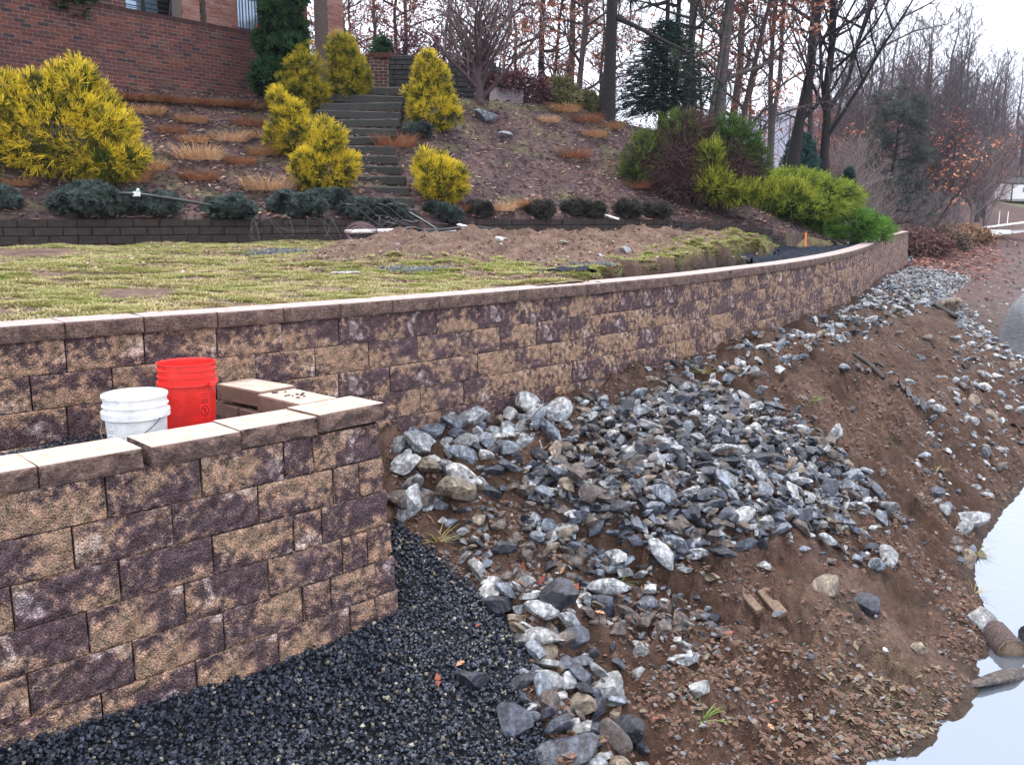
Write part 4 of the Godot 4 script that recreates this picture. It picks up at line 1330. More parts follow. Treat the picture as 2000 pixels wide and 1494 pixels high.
func build_junipers() -> void:
	var pl := fan_mesh(31, 4, .18, .0038, 14)
	var dead := frond_mesh(32, 9, .12, .3, 1.3, .006, .3, 1)
	var y := func(x: float, d: float) -> float: return upper(x, d)
	var o := thing("juniper", "big ragged juniper with a brown dead middle, above the end of the dark low wall", "shrub", P(3.95, y.call(3.95, 20.3) - .1, 20.3))
	lobed(o, "dead_twigs", [[Vector3(-.35, .75, 0), Vector3(1.0, .75, .7)], [Vector3(.75, .6, .1), Vector3(.75, .65, .6)], [Vector3(0, 1.35, -.1), Vector3(.5, .55, .5)], [Vector3(.1, .35, .5), Vector3(1.1, .4, .3)]], dead, 3000, Vector3(.02, .011, .011), Vector3(.10, .05, .048), .2, 0.0, .8, 1.5, M.dry_leaf)
	lobed(o, "green_sprays", [[Vector3(-.95, .95, .1), Vector3(.55, .5, .5)], [Vector3(-.35, 1.45, .1), Vector3(.5, .4, .4)], [Vector3(-1.15, .6, .1), Vector3(.4, .35, .4)]], pl, 900, Vector3(.02, .045, .012), Vector3(.12, .175, .03), .5)
	lobed(o, "green_sprays", [[Vector3(.95, 1.15, .1), Vector3(.5, .6, .5)], [Vector3(1.25, .75, .15), Vector3(.4, .5, .4)], [Vector3(.75, 1.5, 0), Vector3(.3, .3, .3)]], pl, 1100, Vector3(.018, .04, .012), Vector3(.075, .14, .025), .6)
	lobed(o, "yellow_sprays", [[Vector3(.3, .75, .55), Vector3(.28, .5, .25)], [Vector3(.42, .3, .7), Vector3(.4, .3, .3)], [Vector3(.95, .18, .7), Vector3(.5, .18, .25)], [Vector3(1.5, .12, .35), Vector3(.6, .25, .35)], [Vector3(2.1, .1, .3), Vector3(.5, .3, .35)]], pl, 1500, Vector3(.06, .10, .015), Vector3(.33, .35, .04), .4)
	stems(o, 7, 1.6, .05, M.bark_brown, .8, "branch")
	o = thing("juniper", "broad spreading juniper with yellow-green tips, beside the orange stake", "shrub", P(6.9, y.call(6.9, 22.9) - .1, 22.9))
	lobed(o, "sprays", [[Vector3(-.5, .8, 0), Vector3(1.1, .6, .8)], [Vector3(.6, .65, .2), Vector3(1.2, .55, .8)], [Vector3(-1.2, .55, .5), Vector3(.7, .55, .6)], [Vector3(0, .3, .8), Vector3(1.2, .4, .6)], [Vector3(.2, 1.1, -.2), Vector3(.9, .4, .6)]], pl, 6500, Vector3(.015, .05, .012), Vector3(.31, .38, .05), .1, .5, .7, 1.3, null, .5)
	stems(o, 5, .8, .05, M.bark_brown, .7, "branch")
	o.scale = Vector3(1, .8, 1)
	o = thing("juniper", "low dark green juniper lapping at the black liner behind the wall", "shrub", P(8.15, y.call(8.3, 23.6) - .1, 23.4))
	lobed(o, "sprays", [[Vector3(-.6, .35, .3), Vector3(.9, .45, .6)], [Vector3(.5, .35, .1), Vector3(.8, .42, .6)], [Vector3(-1.2, .25, .6), Vector3(.6, .35, .4)], [Vector3(1.2, .25, -.1), Vector3(.5, .3, .4)]], pl, 2800, Vector3(.025, .075, .013), Vector3(.17, .34, .05), .1, .45, .7, 1.2, null, .4)
	stems(o, 4, .4, .04, M.bark_brown, .6, "branch")
	# upright dark evergreen by the brick wall
	o = thing("evergreen_shrub", "tall dark green evergreen at the right end of the brick terrace wall", "tree", P(-5.05, hill(-5.05, 20.7) - .1, 20.7))
	var tuft := frond_mesh(33, 9, .08, .17, 1.2, .02, .2, 1)
	var lobes := []
	for k in 15:
		var a := k * 2.4
		var hh := .35 + k * .26
		var rr := .62 - .016 * k
		lobes.append([Vector3(cos(a) * .3, hh, sin(a) * .3) , Vector3(rr, .42, rr) * rng.randf_range(.75, 1.05)])
	lobed(o, "foliage", lobes, tuft, 4200, Vector3(.008, .02, .010), Vector3(.03, .075, .024), .6, 0, .8, 1.3)
	o.scale = Vector3(.82, 1, .82)
	stems(o, 1, 3.8, .09, M.bark_dark, .05, "trunk")
	# small evergreens and shrubs by the woods
	for q in [["bluish green rounded evergreen between the big tree trunks", 9.9, 31.6, .62, 1.55, Vector3(.02, .05, .045), Vector3(.06, .125, .105)], ["small dark conical evergreen at the foot of the twin trunked tree", 13.4, 36.5, .27, 1.15, Vector3(.015, .035, .03), Vector3(.04, .09, .075)],
		["clipped olive shrub on the crest beside the leaning board", 1.2, 23.9, .55, .75, Vector3(.06, .055, .03), Vector3(.17, .16, .075)], ["second olive shrub on the crest, right of the first", 1.9, 24.6, .42, .6, Vector3(.06, .055, .03), Vector3(.17, .16, .075)],
		["small green conical evergreen on top of the slate wall", -3.5, 25.5, .35, 1.3, Vector3(.02, .045, .03), Vector3(.06, .13, .07)]]:
		o = thing("evergreen_shrub", q[0], "shrub", P(q[1], hill(q[1], q[2]) - .05 + (0.9 if q[1] < -3 else 0.0), q[2]))
		var r: float = q[3]
		var h: float = q[4]
		lobed(o, "foliage", [[Vector3(0, h * .35, 0), Vector3(r, h * .4, r)], [Vector3(0, h * .65, 0), Vector3(r * .75, h * .35, r * .75)], [Vector3(r * .2, h * .2, r * .3), Vector3(r * .8, h * .25, r * .7)]], tuft, int(1100 * r + 300), q[5], q[6], .5)
		stems(o, 1, h * .6, .05, M.bark_brown, .02, "trunk")
	# burgundy shrubs
	var lf := leaf_mesh(34, 5, .05, .08)
	for q in [["dark burgundy weeping shrub behind the golden cypress at the top of the steps", -2.3, 25.5, 1.0, 1.75], ["low burgundy shrub right of the leaning board", .25, 23.4, .7, .85], ["wine-red shrub behind the leaning board", -.1, 24.4, .8, 1.0]]:
		o = thing("burgundy_shrub", q[0], "shrub", P(q[1], hill(q[1], q[2]) - .05 + (.6 if q[1] < -2 else 0.0), q[2]))
		lobed(o, "foliage", [[Vector3(0, q[4] * .5, 0), Vector3(q[3], q[4] * .5, q[3])], [Vector3(-q[3] * .4, q[4] * .6, .1), Vector3(q[3] * .6, q[4] * .4, q[3] * .6)], [Vector3(q[3] * .5, q[4] * .4, .1), Vector3(q[3] * .5, q[4] * .4, q[3] * .5)]], lf, int(700 * q[3]), Vector3(.03, .012, .018), Vector3(.11, .03, .04), .2, 0, .8, 1.3, M.dry_leaf)
		stems(o, 5, q[4] * .8, .03, M.bark_dark, q[3] * .6)

# ---------- trees ----------
# returns [trunk mesh, twig mesh, leaf spots]
func grow(s: int, h: float, r0: float, lean: Vector3, first: float, limbs: int, up: float, reach: float, sub: int, twig: int, leaders := 0, thin := 0.012) -> Array:
	var r := RandomNumberGenerator.new()
	r.seed = s
	var tb := MB.new()
	var wb := MB.new()
	var leaf := []
	var N := 9
	var pts := PackedVector3Array()
	var rad := PackedFloat32Array()
	for i in N + 1:
		var f := float(i) / N
		pts.append(lean * f + Vector3(0, h * f, 0) + Vector3(r.randfn(), 0, r.randfn()) * h * .006 * minf(f * 4, 1))
		rad.append(r0 * (pow(1.0 - f, .75) * .92 + .06) * (1.0 + .55 * exp(-f * 28.0)))
	pts[0].y = -.4
	tb.tube(pts, rad, 9)
	var at := func(f: float) -> Vector3:
		var q := clampf(f, 0, .999) * N
		return pts[int(q)].lerp(pts[int(q) + 1], q - int(q))
	var stack := []
	for i in limbs:
		var f := lerpf(first, .98, pow(float(i) / maxf(limbs - 1, 1), .85))
		var a := i * 2.4 + r.randf_range(-.5, .5)
		var o := Vector3(cos(a), 0, sin(a))
		var u := up * r.randf_range(.7, 1.25)
		var l := h * reach * (1.15 - .65 * f) * r.randf_range(.7, 1.2)
		stack.append([at.call(f), (o + Vector3.UP * u).normalized(), l, r0 * (1.1 - f) * .42 + .01, 1])
	for i in leaders:
		var a := TAU * i / leaders + r.randf()
		var o := Vector3(cos(a), 0, sin(a) * .6)
		stack.append([at.call(first + .03 * i), (o * r.randf_range(.25, .75) + Vector3.UP).normalized(), h * r.randf_range(.6, .85), r0 * r.randf_range(.38, .55), 0])
	while stack.size():
		var q = stack.pop_back()
		var lvl: int = q[4]
		var segs := 6 if lvl == 0 else 4 if lvl == 1 else 3 if lvl == 2 else 2
		var bp := PackedVector3Array([q[0]])
		var br := PackedFloat32Array([q[3]])
		var dir: Vector3 = q[1]
		for i in segs:
			dir = (dir + Vector3(r.randfn(), r.randfn(), r.randfn()) * .16 + Vector3.UP * (.10 if up >= 0 else -.06)).normalized()
			bp.append(bp[i] + dir * q[2] / segs)
			br.append(maxf(q[3] * (1.0 - float(i + 1) / segs * .85), thin * .4))
		(tb if lvl <= 1 else wb).tube(bp, br, 6 if lvl <= 0 else 5 if lvl == 1 else 3)
		if lvl >= 3:
			leaf.append([bp[segs], dir])
			continue
		var n: int = sub + 3 if lvl == 0 else sub if lvl == 1 else twig
		for i in n:
			var f := lerpf(.2, 1.0, (i + r.randf()) / n) * segs
			var p := bp[mini(int(f), segs - 1)].lerp(bp[mini(int(f) + 1, segs)], f - int(f))
			var side := dir.cross(Vector3(r.randfn(), r.randfn(), r.randfn())).normalized()
			var nd := (dir * r.randf_range(.5, 1.0) + side * r.randf_range(.5, 1.0) + Vector3.UP * .2 * signf(up)).normalized()
			stack.append([p, nd, q[2] * r.randf_range(.32, .55) * (1.2 - f / segs * .5), maxf(q[3] * (.55 if lvl < 2 else .4), thin), lvl + 1 if lvl > 0 else 1 if i < 3 else 2])
	return [tb.mesh(), wb.mesh(), leaf]

func plant_tree(called: String, label: String, at: Vector3, g: Array, bark: Material, twigs: Material, group := "", leaf: Mesh = null, every := 2, c0 := Vector3.ZERO, c1 := Vector3.ZERO, ls := 1.0, lowonly := 99.0) -> Node3D:
	var o := thing(called, label, "tree", at, group)
	part("trunk", g[0], bark, o)
	part("crown", g[1], twigs, o).set_meta("kind", "stuff")
	if leaf:
		var ts := []
		var cs := []
		for i in range(0, g[2].size(), every):
			var q = g[2][i]
			if q[0].y > lowonly:
				continue
			ts.append(aim(q[1] + Vector3(0, .2, 0), rng.randf() * TAU, ls * rng.randf_range(.7, 1.3), q[0]))
			cs.append(v3(c0.lerp(c1, rng.randf())))
		if ts.size():
			scatter("leaves", leaf, M.dry_leaf, ts, cs, o).set_meta("kind", "stuff")
	return o

func again(o: Node3D, label: String, at: Vector3, yaw: float, s: Vector3, lean := 0.0) -> Node3D:
	var c: Node3D = o.duplicate()
	c.name = numbered(String(o.name).rstrip("0123456789").trim_suffix("_"))
	add_child(c)
	c.transform = turned(yaw, s, at, 0.0, 0.0)
	c.rotate_z(lean)
	c.set_meta("label", label)
	return c

func build_trees() -> void:
	var oak := leaf_mesh(81, 7, .075, .17)
	var oc0 := Vector3(.16, .055, .035)
	var oc1 := Vector3(.42, .16, .09)
	var spray := frond_mesh(82, 16, .16, .34, 1.6, .007, .1, 1)
	var y := func(x: float, d: float) -> float: return hill(x, d) - .05
	# the trees one can tell apart, along the crest from the left
	var g := grow(5, 13, .17, Vector3(.75, 0, 0), .2, 24, -.12, .26, 4, 4)
	var pine := plant_tree("pine_tree", "nearest dark straight pine trunk leaning right, on the crest left of the fir", P(2.45, y.call(2.45, 24.2), 24.2), g, M.bark_dark, M.bark_dark, "", spray, 2, Vector3(.02, .035, .02), Vector3(.06, .09, .04), 1.1)
	g = grow(9, 11, .085, Vector3(.7, 0, 0), .08, 26, .45, .2, 4, 4)
	var oak0 := plant_tree("oak_tree", "slim oak with rust leaves and a forked trunk, left of the dark pine", P(1.75, y.call(1.75, 25.5), 25.5), g, M.bark_brown, M.twig_plum, "oaks holding rust-brown leaves", oak, 1, oc0, oc1)
	g = grow(10, 15, .19, Vector3(.9, 0, 0), .14, 20, .5, .17, 4, 4)
	var oak1 := plant_tree("oak_tree", "thick grey oak trunk on the crest right of the fir, lower bark lit", P(6.3, y.call(6.3, 28.6), 28.6), g, M.bark_grey, M.twig_plum, "oaks holding rust-brown leaves", oak, 2, oc0, oc1)
	g = grow(11, 11, .095, Vector3(1.7, 0, 0), .09, 26, .5, .23, 5, 4)
	var oak2 := plant_tree("oak_tree", "reddish oak leaning right with the most rust leaves, beside the thick grey trunk", P(7.2, y.call(7.2, 29.5), 29.5), g, M.bark_brown, M.twig_plum, "oaks holding rust-brown leaves", oak, 1, oc0, oc1, 1.25)
	g = grow(12, 15, .19, Vector3(1.9, 0, 0), .12, 22, .6, .22, 5, 4)
	plant_tree("bare_tree", "tall thick bare tree leaning right, left of the twin trunked tree", P(9.35, y.call(9.35, 31.0), 31.0), g, M.bark_dark, M.twig_grey, "", oak, 7, oc0, oc1)
	g = grow(13, 10, .17, Vector3(-.1, 0, 0), .16, 16, .7, .40, 6, 5, 4)
	plant_tree("bare_tree", "wide bare tree forking low into two trunks with many rising limbs, above the bright juniper", P(10.7, y.call(10.7, 31.4), 31.4), g, M.bark_dark, M.twig_grey)
	g = grow(14, 14, .085, Vector3(.6, 0, 0), .13, 20, .6, .14, 4, 4)
	var slim := plant_tree("bare_tree", "slim grey bare tree left of the thick leaning one", P(8.55, y.call(8.55, 30.5), 30.5), g, M.bark_grey, M.twig_grey)
	again(slim, "second slim trunk close to the right of the slim grey tree", P(9.0, y.call(9.0, 32), 32), 2.0, Vector3(1.2, 1.05, 1.2))
	again(slim, "slim dark tree just left of the twin trunked tree", P(10.25, y.call(10.25, 31.8), 31.8), 4.0, Vector3(1.1, 1, 1.1))
	again(slim, "slim bare trunk against the right side of the fir", P(5.3, y.call(5.3, 28.3), 28.3), 1.0, Vector3(1.5, 1.05, 1.5))
	again(slim, "pair trunk nearest the right of the fir, thin and pale", P(5.65, y.call(5.65, 29), 29), 3.0, Vector3(1.3, 1, 1.3), -.04)
	again(slim, "thin curving trunk between the fir and the thick grey oak", P(5.95, y.call(5.95, 28.4), 28.4), 5.1, Vector3(.9, .9, .9), -.1)
	again(pine, "dark pine trunk behind the fir, rising out of its top", P(4.5, y.call(4.5, 27.5), 27.5), 2.2, Vector3(.5, 1, .5), -.02)
	again(pine, "pine half hidden at the right edge of the fir", P(5.0, y.call(5.0, 28.8), 28.8), 4.4, Vector3(.55, .95, .55), -.02)
	again(pine, "pine with dark boughs behind the crest grasses", P(.9, y.call(.9, 30.0), 30.0), 1.1, Vector3(.7, .9, .7))
	var w := [["far slim trunk left of the brick pillar's edge", -6.9, 34, .9], ["slim trunk just right of the brick pillar", -6.3, 33, .9], ["second thin trunk right of the brick pillar", -5.9, 35, .8], ["crooked trunk behind the greenish golden cypress", -5.2, 31, .8], ["pale trunk right of the crooked one", -4.9, 33, .9], ["dark trunk left of the burgundy weeping shrub", -4.25, 33, 1.0], ["dark trunk over the burgundy weeping shrub", -3.7, 32.5, 1.1], ["trunk behind the weeping cherry, left", -2.2, 34, .9], ["trunk behind the weeping cherry, right", .2, 33, .9], ["thin oak left of the forked one", 1.1, 29, .7], ["thin oak farther behind the forked one", 2.0, 33, .8], ["thin oak right of the dark pine", 3.2, 34, .8], ["thin far oak seen through the gap by the fir", 3.9, 38, .8], ["rust oak behind the thick grey trunk", 7.4, 36, .9], ["rust oak behind the leaning oak", 8.6, 37, 1.0], ["rust oak between the slim grey trees", 9.9, 39, .9], ["low rust oak right of the twin trunked tree", 14.5, 44, .55], ["another low rust oak behind the small cone evergreen", 17, 50, .6], ["faint rust oak on the left over the golden pair", -7.5, 38, 1.0], ["faint rust oak over the steps", -3.0, 37, 1.0], ["faint rust oak over the leaning board", -.6, 38, 1.0]]
	for k in w.size():
		var q = w[k]
		again([oak0, oak2, oak1, oak0][k % 4] if k > 8 else [oak0, slim, oak0][k % 3], q[0], P(q[1], y.call(q[1], q[2]), q[2]), k * 1.3, Vector3.ONE * q[3], rng.randf_range(-.04, .04))
	# fir
	var o := thing("fir_tree", "dark green fir with drooping skirts on the crest of the lawn", "tree", P(4.2, y.call(4.2, 26.2), 26.2))
	var b := MB.new()
	b.tube(PackedVector3Array([Vector3(0, -.3, 0), Vector3(.05, 1.6, 0), Vector3(.12, 3.2, 0)]), PackedFloat32Array([.11, .08, .02]), 8)
	part("trunk", b.mesh(), M.bark_dark, o)
	var wb := MB.new()
	var ts := []
	var cs := []
	for k in 210:
		var f := float(k) / 210
		var a := k * 2.4
		var l := (1.7 * pow(1.0 - f, .85) + .08) * rng.randf_range(.72, 1.15) * (.7 if f < .12 else 1.0)
		var p0 := Vector3(.1 * f, .7 + 2.5 * f, 0)
		var dir := Vector3(cos(a), -.12 + .5 * f, sin(a))
		var p1 := p0 + dir * l + Vector3(0, -.12 * l, 0)
		wb.tube(PackedVector3Array([p0, p0 + dir * l * .5, p1]), PackedFloat32Array([.018, .012, .005]), 3)
		for j in int(8 + l * 22):
			var u := lerpf(.15, 1.02, rng.randf())
			var p := p0.lerp(p1, u) + Vector3(rng.randfn(), rng.randfn() * .5, rng.randfn()) * .09
			ts.append(aim(dir + Vector3(rng.randfn(), -.3, rng.randfn()) * .5, rng.randf() * 6, rng.randf_range(.6, 1.1), p))
			cs.append(v3(Vector3(.018, .04, .032).lerp(Vector3(.06, .12, .085), u * rng.randf())))
	o.scale = Vector3(1.0, .92, 1.0)
	part("branches", wb.mesh(), M.bark_dark, o).set_meta("kind", "stuff")
	scatter("needles", plume_mesh(83, .22, .010, 20), M.leaf, ts, cs, o).set_meta("kind", "stuff")
	# weeping cherry, bare
	g = grow(20, 2.2, .12, Vector3(.05, 0, 0), .08, 26, .95, .95, 7, 5, 5, .006)
	plant_tree("weeping_cherry", "bare multi-stemmed ornamental tree with a haze of pale twigs, above the leaning board", P(-.78, y.call(-.78, 21.9), 21.9), g, M.twig_plum, M.twig_pale)
	# brush at the lake end
	g = grow(30, 2.0, .04, Vector3(.2, 0, 0), .03, 22, .8, .8, 5, 3, 4, .008)
	var brush := plant_tree("bare_bush", "tangle of bare pinkish bush stems right behind the far end of the long wall", P(17.5, 2.3, 44.5), g, M.twig_pale, M.twig_pale, "bare brush at the lake end")
	var places := [[14.2, 38.5, 1.0], [15.6, 41, 1.15], [19, 48, 1.3], [21, 51, 1.2], [22.5, 50, 1.1], [24.5, 53, 1.2], [26.5, 56, 1.1], [28.3, 58, 1.0], [23, 57, 1.6], [26, 61, 1.5], [17.5, 47, 1.6], [20.3, 53, 1.8], [13.2, 37.2, .9], [29.5, 62, 1.2], [16.4, 44.2, 1.4], [25, 55, .9], [31, 64, 1.1]]
	for k in places.size():
		var q = places[k]
		again(brush, "bare pinkish-brown bush in the thicket between the far wall end and the beached dock", P(q[0], upper(q[0], q[1]) - .1, q[1]), k * 2.1, Vector3.ONE * q[2])
	# leafy dry brush low at the beach edge
	var dl := leaf_mesh(84, 6, .09, .2)
	for q in [[21.4, 48.5, 1.5, .9, "dark red-leaved low bush against the outer end of the long wall", Vector3(.06, .03, .03), Vector3(.19, .085, .065)], [24.6, 53, 1.6, .9, "brown low bush overhanging the beach, middle of three", Vector3(.05, .035, .03), Vector3(.2, .12, .075)], [28.4, 57.5, 1.5, .8, "orange-tan grassy bush at the tip by the beached dock", Vector3(.09, .05, .03), Vector3(.38, .22, .1)]]:
		o = thing("beach_bush", q[4], "shrub", P(q[0], upper(q[0], q[1]) - .1, q[1]))
		lobed(o, "foliage", [[Vector3(0, q[3] * .5, 0), Vector3(q[2], q[3] * .7, q[2] * .8)], [Vector3(-q[2] * .7, q[3] * .4, 0), Vector3(q[2] * .6, q[3] * .5, q[2] * .6)], [Vector3(q[2] * .8, q[3] * .3, 0), Vector3(q[2] * .6, q[3] * .45, q[2] * .6)]], dl, 900, q[5], q[6], .3, 0, .8, 1.4, M.dry_leaf)
		stems(o, 6, 1.2, .03, M.twig_pale, .9)
	# dark cedar in the thicket, and a leaning branch with orange leaves
	g = grow(31, 7.5, .16, Vector3(.3, 0, 0), .1, 40, .1, .3, 6, 4)
	plant_tree("cedar_tree", "dark sparse cedar rising out of the bare thicket", P(21.2, upper(21.2, 51.5) - .1, 51.5), g, M.bark_dark, M.bark_dark, "", spray, 1, Vector3(.02, .03, .025), Vector3(.05, .07, .05), 1.5)
	g = grow(32, 5.5, .08, Vector3(3.6, 0, 0), .3, 9, .3, .3, 4, 4)
	plant_tree("leaning_sapling", "dark sapling leaning right over the beach with bright orange leaves", P(22.4, upper(22.4, 50) - .1, 50), g, M.bark_dark, M.twig_plum, "", oak, 6, Vector3(.4, .15, .06), Vector3(.6, .27, .12), 1.3)
	# the woods across the cove
	g = grow(40, 17, .22, Vector3(.5, 0, 0), .2, 26, .8, .26, 5, 4, 0, .02)
	var f0 := plant_tree("far_tree", "bare grey tree of the far woods standing behind the white shed", P(62, hill(62, 118) - .2, 118), g, M.bark_grey, M.twig_grey, "bare trees of the far woods")
	g = grow(41, 15, .18, Vector3(-.4, 0, 0), .12, 26, .7, .28, 5, 4, 0, .02)
	var f1 := plant_tree("far_tree", "plum-grey bare tree at the far right edge of the woods", P(70, hill(70, 125) - .2, 125), g, M.bark_brown, M.twig_plum, "bare trees of the far woods", oak, 2, Vector3(.2, .06, .04), Vector3(.42, .15, .08), 2.0, 8.0)
	var r2 := RandomNumberGenerator.new()
	r2.seed = 77
	var n := 0
	while n < 170:
		var d := r2.randf_range(62, 150)
		var x := d * r2.randf_range(.335, .6)
		if near(CREST, x, d).z < 0 or absf(x - 64) + absf(d - 108) < 12 or (d < 106 and x > .52 * d):
			continue
		n += 1
		again(f1 if n % 2 else f0, "%s bare tree %s" % ["plum-brown" if n % 2 else "grey", "at the foot of the woods across the cove" if d < 85 else "halfway up the woods across the cove" if d < 115 else "at the top of the woods across the cove"], P(x, hill(x, d) - .3, d), r2.randf() * 6, Vector3.ONE * r2.randf_range(.5, .95), r2.randf_range(-.03, .03))
		if n % 3 == 0:
			again(brush, "bare brush under the trees of the wooded hillside across the cove", P(x + 2.0, hill(x + 2.0, d) - .2, d), r2.randf() * 6, Vector3.ONE * r2.randf_range(1.6, 2.8)).set_meta("group", "brush of the far woods")
	for q in [[17.5, 58, .5], [20.5, 62, .5], [23, 66, .55], [26.5, 70, .6], [29.5, 74, .5], [32, 76, .55]]:
		again(f1, "bare tree with rust leaves low down, behind the thicket", P(q[0], upper(q[0], q[1]) - .2, q[1]), q[0], Vector3.ONE * q[2])

# ---------- brick house and terrace ----------
var brick_meshes := []

func brick_face(parent: Node3D, at: Vector3, t: Vector3, length: float, y0: float, y1: float, depth: float, pale: bool, limit: int, ground: bool) -> int:   # mortar body with every brick proud of it; returns how many were built singly
	t = t.normalized()
	var z := t.cross(Vector3.UP)
	var B := Basis(t, Vector3.UP, z)
	var off := -parent.position
	var b := MB.new()
	b.box(Transform3D(B, at + t * length * .5 + Vector3(0, (y0 + y1) * .5 - at.y, 0) - z * (depth * .5 + .012)), Vector3(length, y1 - y0, depth))
	part("mortar", b.mesh(), M.mortar, parent, Transform3D(Basis(), off))
	var rows := int((y1 - y0) / .0745)
	var list := []
	for r in rows:
		var y := y1 - .0745 * (r + .5)
		var x := -.108 * (r % 2)
		while x < length - .03:
			var a := maxf(x + .006, 0.0)
			var e := minf(x + .209, length)
			x += .2155
			if e - a < .04:
				continue
			var p := at + t * (a + e) * .5
			p.y = y
			if ground and y < hill(p.x, -p.z) - .12:
				continue
			list.append([p - z * rng.randf_range(.033, .039), e - a, p.distance_to(Vector3(0, 3.2, 0))])
	list.sort_custom(func(p, q): return p[2] < q[2])
	var rest := MB.new()
	rest.colored = true
	var done := 0
	for q in list:
		var k := tone([4, 4, 3, 2, 1.4, 2, 2.5])
		if done < limit:
			part("brick", brick_meshes[rng.randi() % 5], M["pale_brick_%d" % (rng.randi() % 3)] if pale else M["brick_%d" % k], parent, Transform3D(B * Basis.from_scale(Vector3(q[1] / .203, 1, 1)), q[0] + off))
			done += 1
		else:
			rest.col = ([lin(.19, .055, .042), lin(.15, .052, .045), lin(.11, .045, .042), lin(.24, .075, .05), lin(.065, .035, .04), lin(.17, .075, .06), lin(.13, .04, .035)][k] as Color).srgb_to_linear()
			if pale:
				rest.col = Color(.46, .2, .155)
			rest.box(Transform3D(B, q[0] + off), Vector3(q[1], .064, .06))
	if rest.v.size():
		part("far_bricks", rest.mesh(), M.brick_far, parent).set_meta("kind", "stuff")
	return done

func build_house() -> void:
	for k in 5:
		var b := MB.new()
		b.box(Transform3D(), Vector3(.203, .064 - .001 * (k % 3), .06), .004)
		brick_meshes.append(b.mesh())
	vcol(tri(mat("brick_far", Color.WHITE, .9), M.brick_0.albedo_texture, 2.4, M.brick_0.heightmap_texture, .3))
	var T := Vector3(.62, 0, -.784).normalized()
	var N := T.cross(Vector3.UP)
	var S := P(-9.7, 0, 17) + N * .12
	var o := thing("terrace_wall", "old red brick terrace wall with a projecting brick coping, above the left slope", "brick wall", S + Vector3(0, 5.7, 0))
	brick_face(o, S - T * 3.0, T, 10.0, 5.0, 7.3, .3, false, 300, true)
	var cp := MB.new()
	cp.box(Transform3D(Basis(T, Vector3.UP, N), Vector3.ZERO), Vector3(.066, .105, .36), .005)
	var cpm := cp.mesh()
	for k in 132:
		var p := S + T * (-2.95 + .075 * k) - N * .14
		p.y = 7.355 + rng.randf_range(-.003, .003)
		part("coping_brick", cpm, M["brick_%d" % [1, 2, 5, 2][rng.randi() % 4]], o, Transform3D(Basis(T, Vector3.UP, N), p - o.position))
	# the terrace floor behind it
	var b := MB.new()
	var fa := S - N * .3 - T * 3.0
	b.box(Transform3D(Basis(T, Vector3.UP, N), fa + T * 6.5 - N * 2.5 + Vector3(0, 6.85, 0)), Vector3(13, .1, 5))
	structure("terrace_floor", b.mesh(), M.mortar)
	# the house
	var h := thing("brick_house", "red brick house with porch piers and blue-white glass behind the terrace wall", "house", S - N * .4 + Vector3(0, 6.9, 0))
	var R := S - N * .05
	var off := -h.position
	brick_face(h, R + T * 2.42, T, .5, 7.2, 9.6, .4, false, 60, false)     # left pier
	brick_face(h, R + T * 4.2, T, .42, 7.2, 9.6, .42, true, 60, false)     # middle pier
	brick_face(h, R + T * 4.62 - N * .28, T, .22, 7.2, 9.6, .2, false, 30, false)
	brick_face(h, R + T * 4.84 - N * .1, T, .82, 7.2, 9.6, .3, true, 120, false)
	brick_face(h, R + T * 5.66 - N * .1, T, 1.5, 6.9, 7.45, .3, false, 60, false)
	brick_face(h, R + T * 7.16 - N * .1, T, .5, 6.9, 9.6, .3, false, 40, false)
	brick_face(h, R + T * 7.95 + N * .3, T, .5, 5.7, 9.8, .5, true, 190, false)      # pinkish corner pillar
	var bx := func(called: String, a: float, e: float, y0: float, y1: float, back: float, dep: float, m: Material, par: Node3D) -> MeshInstance3D:
		var q := MB.new()
		q.box(Transform3D(Basis(T, Vector3.UP, N), Vector3.ZERO), Vector3(e - a, y1 - y0, dep))
		var c := R + T * (a + e) * .5 - N * (back + dep * .5)
		c.y = (y0 + y1) * .5
		return part(called, q.mesh(), m, par, Transform3D(Basis(), c - (h.position if par == h else h.position + par.position)))
	bx.call("back_wall", -2.5, 8.4, 6.9, 10.2, 1.3, .3, M.dark_frame, h)
	bx.call("lintel", -2.5, 8.4, 9.55, 10.4, .0, 1.3, M.brick_1, h)
	bx.call("roof", -3.0, 8.8, 10.4, 10.6, -.5, 6.0, M.slate_stone, h)
	var w: MeshInstance3D = bx.call("glass_door", 2.95, 4.2, 6.95, 9.3, .95, .06, M.dark_frame, h)
	bx.call("pane", 3.3, 3.78, 7.1, 9.2, .92, .02, M.window_glass, w)
	bx.call("pane", 3.88, 4.17, 7.1, 9.2, .92, .02, M.window_glass, w)
	w = bx.call("window", 5.68, 7.12, 7.45, 8.9, .3, .06, M.dark_frame, h)
	bx.call("pane", 5.76, 6.3, 7.52, 8.8, .27, .02, M.window_glass, w)
	bx.call("pane", 6.4, 7.05, 7.52, 8.8, .27, .02, M.window_glass, w)
	# railing and red thing in the window bay
	b = MB.new()
	for k in 9:
		b.box(Transform3D(Basis(T, Vector3.UP, N), R + T * (5.7 + .17 * k) + Vector3(0, 7.85, 0) + N * .02), Vector3(.02, .8, .02))
	b.box(Transform3D(Basis(T, Vector3.UP, N), R + T * 6.4 + Vector3(0, 8.25, 0) + N * .02), Vector3(1.5, .035, .035))
	part("railing", b.mesh(), M.dark_frame, h, Transform3D(Basis(), off))
	b = MB.new()
	var lp := R + T * 6.02 + N * .12 + Vector3(0, 7.36, 0)
	b.tube(PackedVector3Array([lp, lp + Vector3(0, .05, 0), lp + Vector3(0, .16, 0), lp + Vector3(0, .2, 0)]), PackedFloat32Array([.07, .08, .07, .02]), 10, true)
